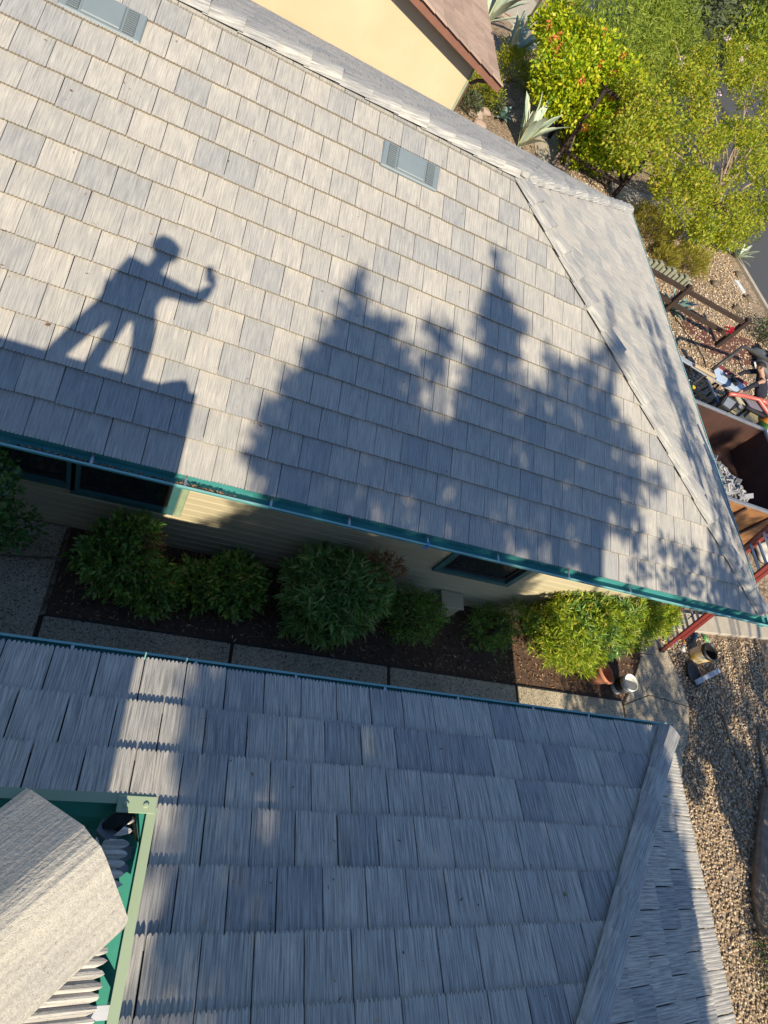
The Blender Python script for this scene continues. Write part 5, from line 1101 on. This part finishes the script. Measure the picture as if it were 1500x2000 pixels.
# plants near the neighbour's corner
for i, (q, r, m, lab) in enumerate((((925, 195), (.75, .6, .5), M_CRAPE, 'yellow-green succulent shrub below the brown roof tip'), ((995, 158), (.9, .7, .6), M_CRAPE, 'yellow-green succulent mound between agave and roof tip'), ((950, 210), (.5, .4, .3), M_OLIVE, 'grey-green low shrub beside the dark blue agave'), ((1125, 270), (.5, .5, .5), M_GRASSY, 'dry twiggy shrub leaning by the trellis panel'), ((905, 215), (.5, .4, .3), M_OLIVE, 'dry grey shrub at corner of yellow house'), ((1090, 130), (.8, .7, .45), M_OLIVE, 'shaded shrub under the left side of vine'))):
    c = on_ground(q); t = thing('succulent_shrub', lab, 'shrub', tuple(c)); P, d = shell_pts(int(2600 * r[0]), (c.x, c.y, GZ + r[2] * .6), r, .3, .6); leaf_part('foliage', (P, unit(d + [0, 0, .6] + RNG.normal(size=P.shape) * .5), RNG.uniform(.06, .13, len(P)), np.full(len(P), .03)), m, t); bm = B(); stems(bm, c, [tuple(P[k]) for k in RNG.choice(len(P), 8)]); obj('stems', bm, M_BARK, t)
c = on_ground((1028, 178)); t = thing('cycad', 'bright yellow-green cycad with arching fronds between the agaves', 'plant', tuple(c)); 
for k in range(18):
    a = k * 2.399; d = Vector((math.cos(a), math.sin(a), .75)).normalized(); P = []; D = []
    for j in range(26):
        f_ = j / 25; p_ = c + d * (1.0 * f_) + Vector((0, 0, .1 - .45 * f_ * f_)); s_ = d.cross(Vector((0, 0, 1))).normalized()
        for sg in (-1, 1): P.append(p_[:]); D.append((s_ * sg + d * .5)[:])
    leaf_part('frond', (np.array(P), np.array(D), np.full(len(P), .16), np.full(len(P), .02)), island('cycad_leaf', [(0, (.2, .24, .03)), (1, (.36, .36, .05))], .5, .3), t)
bm = B(); tube(bm, [c, c + Vector((0, 0, .15))], [.1, .08], 8); obj('stem', bm, M_BARK, t)
for i, (q, r) in enumerate((((925, 228), .28), ((945, 222), .2), ((995, 205), .18), ((1055, 145), .2), ((935, 248), .22))):
    bm = B(); c = on_ground(q); blob(bm, (c.x, c.y, GZ + r * .3), r, 2, .25, i + 60, (1, .8, .55)); tag(obj('boulder', bm, simple('pinkish_boulder', (0.42, 0.32, 0.25), (0.3, 0.22, 0.17), scale=6, rough=.95), None, True), ['largest pinkish boulder at corner of yellow house', 'pinkish boulder right of the largest one', 'pinkish boulder next to dark blue agave', 'pinkish boulder by the cycad fronds', 'pinkish boulder half hidden behind far roof edge'][i], 'boulder', 'boulders near the yellow house')
bm = B(); a = Vector(at(1020, 58)); tube(bm, [a, Vector(at(1056, 0, .6)), Vector(at(1075, -30, 1.6))], .035, 8); tag(obj('street_pole', bm, M_ALU), 'thin grey pole rising beside the driveway at top', 'pole')

# ================================================================== TREES BEHIND THE CAMERA (they cast the shadows on the roofs)
def up_sun(P, yy): P = np.array(P); k = (P[1] - yy) / SUN[1]; return P - k * SUN
def shade_tree(name, label, discs, yy, m, per, L, W, base, limbs=8, r0=.2):
    cl = []
    for f, x, y, r in discs:
        c = up_sun(f(x, y), yy + random.uniform(-.35, .35)); cl.append((tuple(c), (r, r * .7, r)))
    return crown(name, label, 'tree', base, cl, m, per, L, W, limbs, r0, 'trees beyond the near roof')
A_ = [(697, 545, .05), (697, 570, .10), (692, 605, .15), (690, 640, .18), (655, 665, .16), (705, 675, .26), (730, 640, .13), (640, 715, .26), (690, 735, .36), (745, 720, .28), (590, 765, .22), (640, 790, .36), (700, 810, .42), (550, 830, .24), (600, 850, .38), (660, 890, .42), (520, 885, .20), (560, 915, .34), (620, 950, .4), (770, 650, .13), (780, 700, .14), (770, 760, .28), (760, 840, .34)]
shade_tree('cypress_tree', 'tall pointed conifer behind the camera shading the roofs at left', [(onF, x, y, r) for x, y, r in A_], -8.0, M_CONIF, 2600, .17, .08, (1.4, -9.0, GZ))
B_ = [(972, 500, .035), (971, 525, .06), (970, 555, .10), (968, 590, .17), (975, 620, .25), (965, 650, .24), (1000, 640, .16), (985, 680, .16), (850, 635, .10), (870, 660, .10), (845, 690, .12), (830, 730, .14), (925, 720, .14), (940, 770, .2), (960, 745, .2), (910, 790, .18), (1000, 720, .16), (960, 820, .3), (910, 850, .26), (860, 890, .30), (940, 900, .4), (810, 910, .36), (790, 960, .36), (880, 970, .4), (1010, 800, .3), (1010, 900, .42), (970, 980, .42), (800, 800, .16), (840, 860, .2)]
shade_tree('cypress_tree', 'tallest pointed conifer behind the camera, middle of three', [(onF, x, y, r) for x, y, r in B_], -8.2, M_CONIF, 2600, .17, .08, (3.0, -9.3, GZ))
C_ = [(onE, 1190, 590, .05), (onE, 1192, 620, .09), (onE, 1194, 655, .14), (onE, 1200, 700, .17), (onF, 1150, 690, .08), (onF, 1090, 730, .16), (onF, 1130, 740, .2), (onF, 1075, 700, .1), (onF, 1170, 760, .2), (onF, 1070, 800, .26), (onF, 1130, 820, .32), (onF, 1190, 830, .26), (onF, 1080, 880, .34), (onF, 1150, 900, .36), (onF, 1220, 890, .24), (onF, 1070, 960, .4), (onF, 1150, 980, .36), (onF, 1220, 960, .28), (onF, 1270, 940, .14), (onF, 1120, 1040, .32), (onF, 1230, 1030, .2), (onF, 1040, 1030, .3)]
shade_tree('cypress_tree', 'slim conifer behind the camera shading the far hip', C_, -8.1, M_CONIF, 2600, .17, .08, (4.9, -9.2, GZ))
# broad lower crowns shading the near roof
dN = []
for x in np.arange(.66, 4.8, .34):
    for y in np.arange(-3.4, 2.7, .36):
        if x > 4.15 and y > .8 or x < .9 and y > .3: continue
        xx, yy = x + random.uniform(-.1, .1), y + random.uniform(-.1, .1)
        if any((xx - a) ** 2 + (yy - b) ** 2 < r * r for a, b, r in ((1.03, -1.5, .2), (1.38, .02, .16), (.95, -.55, .15), (1.15, -2.0, .14), (4.9, .05, .2))): continue
        if random.random() < .07: continue
        dN.append((xx, yy))
def nP(x, y): return np.array([x, y, -y / 3.])
for i, (lo, hi, lab) in enumerate(((.5, 2.4, 'leafy tree crown behind camera shading left part of near roof'), (2.4, 4.1, 'leafy tree crown behind camera shading middle of near roof'), (4.1, 6, 'leafy tree crown behind camera shading hip end of near roof'))):
    ds = [(nP, x, y, random.uniform(.26, .36)) for x, y in dN if lo <= x < hi]
    shade_tree('shade_tree', lab, ds, -9.6, M_NAND, 1000, .17, .085, ((lo + hi) / 2, -10.3, GZ), 10, .16)
# open-crowned tree over the side yard: leaf dapple on the hip end, path and gravel
def gP(x, y): return np.array(at(x, y))
ds = []
for x, y in ((1300, 700), (1310, 730), (1330, 790), (1345, 830), (1355, 870), (1380, 930), (1290, 660), (1275, 620), (1320, 760), (1390, 980), (1410, 1040), (1335, 870), (1360, 905), (1340, 810), (1365, 950)): ds.append((onE, x, y, random.uniform(.10, .2)))
for x, y in ((1350, 1090), (1380, 1130), (1330, 1110), (1420, 1150), (1400, 1090), (1300, 1130), (1440, 1170), (1360, 1170), (1420, 1115), (1450, 1190), (1340, 1080), (1400, 1170), (1470, 1190), (1330, 1150)): ds.append((onF, x, y, random.uniform(.12, .24)))
dsx = []
for k in range(46):
    f_ = random.random(); x_, y_ = 1250 + f_ * 215, 590 + f_ * 520; dsx.append((onE, x_ + random.uniform(-26, 8) * (1 - .4 * f_), y_ + random.uniform(-30, 30), random.uniform(.07, .17)))
for k in range(30): dsx.append((onF, random.uniform(1230, 1480), random.uniform(1050, 1195), random.uniform(.06, .16)))
t = shade_tree('broadleaf_tree', 'open-crowned leafy tree behind camera dappling the far corner', ds + dsx, -4.6, M_NAND, 2000, .10, .055, (7.6, -6.3, GZ), 12, .10)
def tP(x, y): return np.array(at(x, y, -1.9))
ds = []
for k in range(34): ds.append((tP, random.uniform(1370, 1510), random.uniform(800, 1030), random.uniform(.16, .3)))
for x, y in ((1130, 1365), (1170, 1350), (1200, 1390), (1260, 1300), (1270, 1260), (1240, 1385), (1250, 1350), (1290, 1390), (1310, 1420), (1290, 1330), (1330, 1350), (1340, 1310), (1380, 1330), (1400, 1350), (1430, 1370), (1400, 1390), (1395, 1420), (1380, 1440), (1400, 1460), (1410, 1490), (1440, 1500), (1425, 1530), (1430, 1560), (1440, 1590), (1450, 1620), (1460, 1650), (1480, 1560), (1495, 1510), (1460, 1530), (1470, 1400), (1490, 1430), (1480, 1300), (1490, 1350), (1500, 1280), (1450, 1470), (1345, 1480), (1350, 1520), (1355, 1440), (1370, 1390), (1480, 1620), (1495, 1590), (1470, 1330), (1360, 1360), (1390, 1300)): ds.append((gP, x, y, random.uniform(.2, .36)))
t = shade_tree('broadleaf_tree', 'leafy tree behind camera throwing branch shadows over the gravel', ds, -4.9, M_NAND, 2400, .12, .06, (9.9, -7.0, GZ), 9, .06)

# ================================================================== PEOPLE
def skin_mesh(name, V, Ed, Rd, root, m, parent, sub=2):
    me = bpy.data.meshes.new(name); me.from_pydata([tuple(v) for v in V], Ed, []); o = link(name, me, m, parent)
    md = o.modifiers.new('skin', 'SKIN'); sv = me.skin_vertices[0].data
    for i, r in enumerate(Rd):
        rr_ = r if hasattr(r, '__len__') else (r, r); sv[i].radius = rr_; sv[i].use_root = (i == root)
    md.use_smooth_shade = True; s_ = o.modifiers.new('sub', 'SUBSURF'); s_.levels = sub; s_.render_levels = sub
    return o
def person(label, J, base, shirt, trousers, shoe, glove=None, hat=None, bulk=1.0, torso=1.0):
    t = thing('person', label, 'person', base)
    J = {k: Vector(v) for k, v in J.items()}
    V = []; E = []; Rd = []; idx = {}
    def add(k, p, r, par=None):
        idx[k] = len(V); V.append(p); Rd.append(r)
        if par: E.append((idx[par], idx[k]))
    add('pel', J['pel'], .08); mid = J['pel'].lerp(J['chest'], .5); add('mid', mid, .075, 'pel'); add('chest', J['chest'], .085, 'mid'); add('neck', J['neck'], .055 * bulk, 'chest')
    hd = (J['head'] - J['neck']).normalized(); add('jaw', J['head'] - hd * .06 + J['face'] * .025, .075, 'neck'); add('skull', J['head'] + hd * .02, .098 * bulk ** .5, 'jaw'); add('crown', J['head'] + hd * .085, .07 * bulk ** .5, 'skull')
    for s in 'LR':
        add('sh' + s, J['sh' + s], .048, 'chest'); add('el' + s, J['el' + s], .038, 'sh' + s); add('wr' + s, J['wr' + s], .029, 'el' + s)
        hdv = J['hd' + s].normalized(); pal = J['wr' + s] + hdv * .065; add('pa' + s, pal, (.036, .02), 'wr' + s)
        add('hp' + s, J['hp' + s], .065, 'pel'); add('kn' + s, J['kn' + s], .05, 'hp' + s); add('an' + s, J['an' + s], .042, 'kn' + s); add('to' + s, J['an' + s] + J['toe'] * .16 + Vector((0, 0, -.045)), .036, 'an' + s)
    skin_mesh('body', V, E, Rd, 0, M_SKIN, t)
    for s in 'LR':                                             # five fingers per hand, thumb from the side of the palm
        hdv = J['hd' + s].normalized(); sd = hdv.cross(J['face']); sd = sd.normalized() if sd.length > 1e-3 else Vector((1, 0, 0)); cu = hdv.cross(sd)
        pal = J['wr' + s] + hdv * .065
        for k, (off, ln) in enumerate(((-.027, .062), (-.009, .074), (.009, .07), (.026, .055))):
            a = pal + sd * off + hdv * .015; b = a + hdv * ln * .55; c = b + (hdv * .7 + cu * .7).normalized() * ln * .5
            skin_mesh('finger', [a, b, c], [(0, 1), (1, 2)], [.0095, .0085, .007], 0, glove or M_SKIN, t, 1)
        a = pal - sd * .03 - hdv * .035; b = a - sd * .025 + hdv * .025; c = b + hdv * .03 + cu * .012
        skin_mesh('thumb', [a, b, c], [(0, 1), (1, 2)], [.011, .0095, .008], 0, glove or M_SKIN, t, 1)
        if glove: skin_mesh('glove', [J['wr' + s], pal], [(0, 1)], [.036, (.043, .027)], 0, glove, t, 1)
    # clothes follow the same skeleton, a little larger
    ids = ['pel', 'mid', 'chest', 'shL', 'elL', 'shR', 'elR']; mp = {k: i for i, k in enumerate(ids)}
    VV = [V[idx[k]] for k in ids]; RR = [.145 * torso, .145 * torso * 1.1, .158 * torso] + [r_ * bulk for r_ in (.078, .058, .078, .058)]; EE = [(0, 1), (1, 2), (2, 3), (3, 4), (2, 5), (5, 6)]
    VV += [V[idx['elL']].lerp(V[idx['wrL']], .85), V[idx['elR']].lerp(V[idx['wrR']], .85)]; RR += [.042, .042]; EE += [(4, 7), (6, 8)]
    skin_mesh('shirt', VV, EE, RR, 0, shirt, t)
    VV = [V[idx['pel']], V[idx['hpL']], V[idx['knL']], V[idx['anL']], V[idx['hpR']], V[idx['knR']], V[idx['anR']]]; skin_mesh('trousers', VV, [(0, 1), (1, 2), (2, 3), (0, 4), (4, 5), (5, 6)], [r_ * bulk for r_ in (.125, .095, .072, .062, .1, .082, .062)], 0, trousers, t)
    for s in 'LR': skin_mesh('boot', [J['an' + s] + Vector((0, 0, .02)), J['an' + s] + Vector((0, 0, -.04)), J['an' + s] + J['toe'] * .17 + Vector((0, 0, -.05))], [(0, 1), (1, 2)], [.058, .052, .046], 0, shoe, t, 1)
    up = hd; f = J['face'].normalized(); rt = f.cross(up).normalized(); hc = J['head'] + hd * .01
    for sg in (-1, 1):
        bm = B(); blob(bm, hc + f * .088 + rt * .034 * sg, .009, 2, 0, 1); obj('eye', bm, M_HAIR, t, True)
        bm = B(); blob(bm, hc + rt * .095 * sg - up * .015, .03, 2, .1, 2, (.5, .8, 1)); obj('ear', bm, M_SKIN, t, True)
    bm = B(); tube(bm, [hc + f * .092 + up * .005, hc + f * .118 - up * .035, hc + f * .095 - up * .042], [.008, .015, .008], 8); obj('nose', bm, M_SKIN, t, True)
    bm = B(); tube(bm, [hc + f * .088 - up * .07 - rt * .024, hc + f * .094 - up * .072, hc + f * .088 - up * .07 + rt * .024], [.004, .006, .004], 6); obj('mouth', bm, simple('lips', (0.33, 0.12, 0.10), rough=.5), t, True)
    bm = B(); bmesh.ops.create_uvsphere(bm, u_segments=20, v_segments=12, radius=.115 * bulk ** .6)
    bmesh.ops.bisect_plane(bm, geom=bm.verts[:] + bm.edges[:] + bm.faces[:], plane_co=(0, 0, -.01), plane_no=(0, .35, -1), clear_outer=True)
    Mh = Matrix(((rt.x, f.x, up.x, 0), (rt.y, f.y, up.y, 0), (rt.z, f.z, up.z, 0), (0, 0, 0, 1)))
    bm.transform(Matrix.Translation(hc + up * .03 - f * .01) @ Mh); obj('cap' if hat else 'hair', bm, hat or M_HAIR, t, True)
    if hat:
        bm = B(); c0 = hc + up * .06 + f * .10
        hexa(bm, [c0 - rt * .08, c0 + rt * .08, c0 + rt * .055 + f * .075 - up * .012, c0 - rt * .055 + f * .075 - up * .012, c0 - rt * .08 + up * .006, c0 + rt * .08 + up * .006, c0 + rt * .055 + f * .075 - up * .006, c0 - rt * .055 + f * .075 - up * .006]); obj('cap_visor', bm, hat, t)
    return t
def sh(px_, py_, yy): return Vector(up_sun(onF(px_, py_), yy))
FW = Vector(ROT[2]); RT = Vector(ROT[0]); UPc = -Vector(ROT[1]); CV = Vector(CAM)
ph = CV - FW * .014 - UPc * .045 + RT * .02
rz_ = lambda y: UZ + (UY - y) / 3 + .055
yb = -1.56
head = sh(322, 493, yb); hipc = sh(254, 584, yb)
J = dict(pel=hipc + Vector((-.01, 0, .0)), chest=sh(277, 550, yb), neck=sh(305, 522, yb), head=head, face=Vector((.45, .85, -.25)).normalized(), toe=Vector((.3, .9, 0)),
         shL=sh(258, 520, yb), elL=sh(222, 570, yb - .06), wrL=sh(240, 600, yb + .02), hdL=(sh(252, 608, yb + .06) - sh(240, 600, yb + .02)),
         shR=sh(318, 556, yb), elR=sh(385, 586, yb - .03), wrR=ph + RT * .05 - UPc * .115 - FW * .03, hdR=Vector(UPc * .9 - RT * .3 - FW * .15),
         hpL=sh(220, 592, yb), knL=sh(164, 636, yb + .03), anL=Vector((sh(98, 690, yb).x, yb - .02, rz_(yb - .02) + .09)),
         hpR=sh(284, 606, yb), knR=sh(280, 664, yb + .03), anR=Vector((sh(268, 720, yb).x, yb, rz_(yb) + .09)))
pt = person('roofer in dark cap standing on upper roof holding up a phone', J, (hipc.x, yb, UZ), M_JEAN, M_JEAN, M_BLACK, None, simple('dark_cap_cloth', (0.03, 0.03, 0.035), rough=.9), 1.25, 1.6)
a = sh(238, 620, yb - .03); b = sh(178, 715, yb - .06)
bm = B(); tube(bm, [a, a.lerp(b, .5), b], [.07, .06, .065], 12); obj('limb_shadow_tube', bm, simple('tan_tube', (0.22, 0.12, 0.06), rough=.8), pt, True)  # unseen tube added to cast the middle limb of the roofer's shadow
t = thing('phone', 'dark phone held up in the roofer\'s hand', 'phone', tuple(ph)); Mp = Matrix(((RT.x, UPc.x, -FW.x, ph.x), (RT.y, UPc.y, -FW.y, ph.y), (RT.z, UPc.z, -FW.z, ph.z), (0, 0, 0, 1)))
bm = B(); box(bm, (-.037, -.08, -.0045), (.037, .08, .0045), Mp); bevel(bm, .003, 2); obj('case', bm, M_BLACK, t); bm = B(); box(bm, (-.034, -.076, .0047), (.034, .076, .0055), Mp); obj('screen', bm, M_GLASS, t)
# worker at the table, cut by the right edge
wr = Vector(at(1441, 767, -1.42)); el = Vector(at(1463, 757, -1.32)); shd = Vector(at(1490, 742, -1.08))
bd = Vector((.55, -.2, 0)).normalized(); pel = shd + Vector((.42, -.12, -.42)); gy = GZ + .08
J = dict(pel=pel, chest=shd + Vector((.10, .02, -.06)), neck=shd + Vector((-.05, .14, .06)), head=shd + Vector((-.13, .24, .13)), face=Vector((-.7, .3, -.6)).normalized(), toe=Vector((-1, .2, 0)),
         shR=shd + Vector((-.02, -.03, -.02)), elR=el, wrR=wr + (el - wr).normalized() * .09, hdR=(wr - el), shL=shd + Vector((.05, .33, -.02)), elL=shd + Vector((-.15, .42, -.26)), wrL=shd + Vector((-.32, .28, -.36)), hdL=Vector((-1, -.3, -.2)),
         hpR=pel + Vector((0, -.11, -.04)), knR=pel + Vector((-.1, -.13, -.42)), anR=Vector((pel.x + .02, pel.y - .14, gy)), hpL=pel + Vector((0, .11, -.04)), knL=pel + Vector((.02, .13, -.42)), anL=Vector((pel.x + .22, pel.y + .14, gy)))
dz_ = pel.z - .84 - GZ
person('worker in navy shirt and black gloves bending over the planks at right edge', J, (pel.x, pel.y, GZ), M_NAVY, M_NAVY, M_BLACK, M_BLACK)

# ================================================================== fallen bits on the far roof
for q, m, lab, r in (((480, 569), M_PALE, 'tiny pale flake lying on sunlit far roof tiles', .016), ((93, 638), M_DEBRIS, 'small orange-brown dead leaf on far roof near shadow edge', .016), ((139, 182), M_DEBRIS, 'tiny dark twig fleck high on far roof', .01)):
    c = Vector(onF(*q)) + Vector((0, -.012, .034)); bm = B(); hexa(bm, [c + Vector(p) * r for p in ((-1, -.5, -.2), (.8, -.6, -.2), (1.1, .4, .3), (-.7, .7, .3), (-1, -.5, 0), (.8, -.6, 0), (1.1, .4, .5), (-.7, .7, .5))])
    tag(obj('leaf_scrap', bm, m), lab, 'debris')

# sparse leaf litter on the roofs and path
def litter(n, f, xr, yr, label, cat='leaf litter'):
    P = np.array([f(random.uniform(*xr), random.uniform(*yr)) for _ in range(n)]); D = RNG.normal(size=(n, 3)); D[:, 2] *= .15
    return tag(link('leaf_litter', leaf_mesh('leaf_litter', P, D, RNG.uniform(.015, .045, n), RNG.uniform(.006, .014, n), .1, .1), M_CHIP), label, cat, kind='stuff')
litter(90, lambda x, y: (x, y, FZ0 + (y - FY0) / 3 + .036), (-2.2, 2.8), (1.8, 6.0), 'scattered dry leaf bits on far roof tiles')
litter(45, lambda x, y: (x, y, -y / 3 + .042), (.2, 3.2), (-2.2, -.05), 'scattered dry leaf bits on near roof tiles')
litter(260, lambda x, y: (x, y, PT + .004), (-2.6, 8.4), (.2, 1.04), 'dry leaf bits strewn over the path slabs')
litter(120, lambda x, y: (x, y, -.118), (-2, 5.3), (-.03, .005), 'dry leaf bits lying in the near roof gutter')
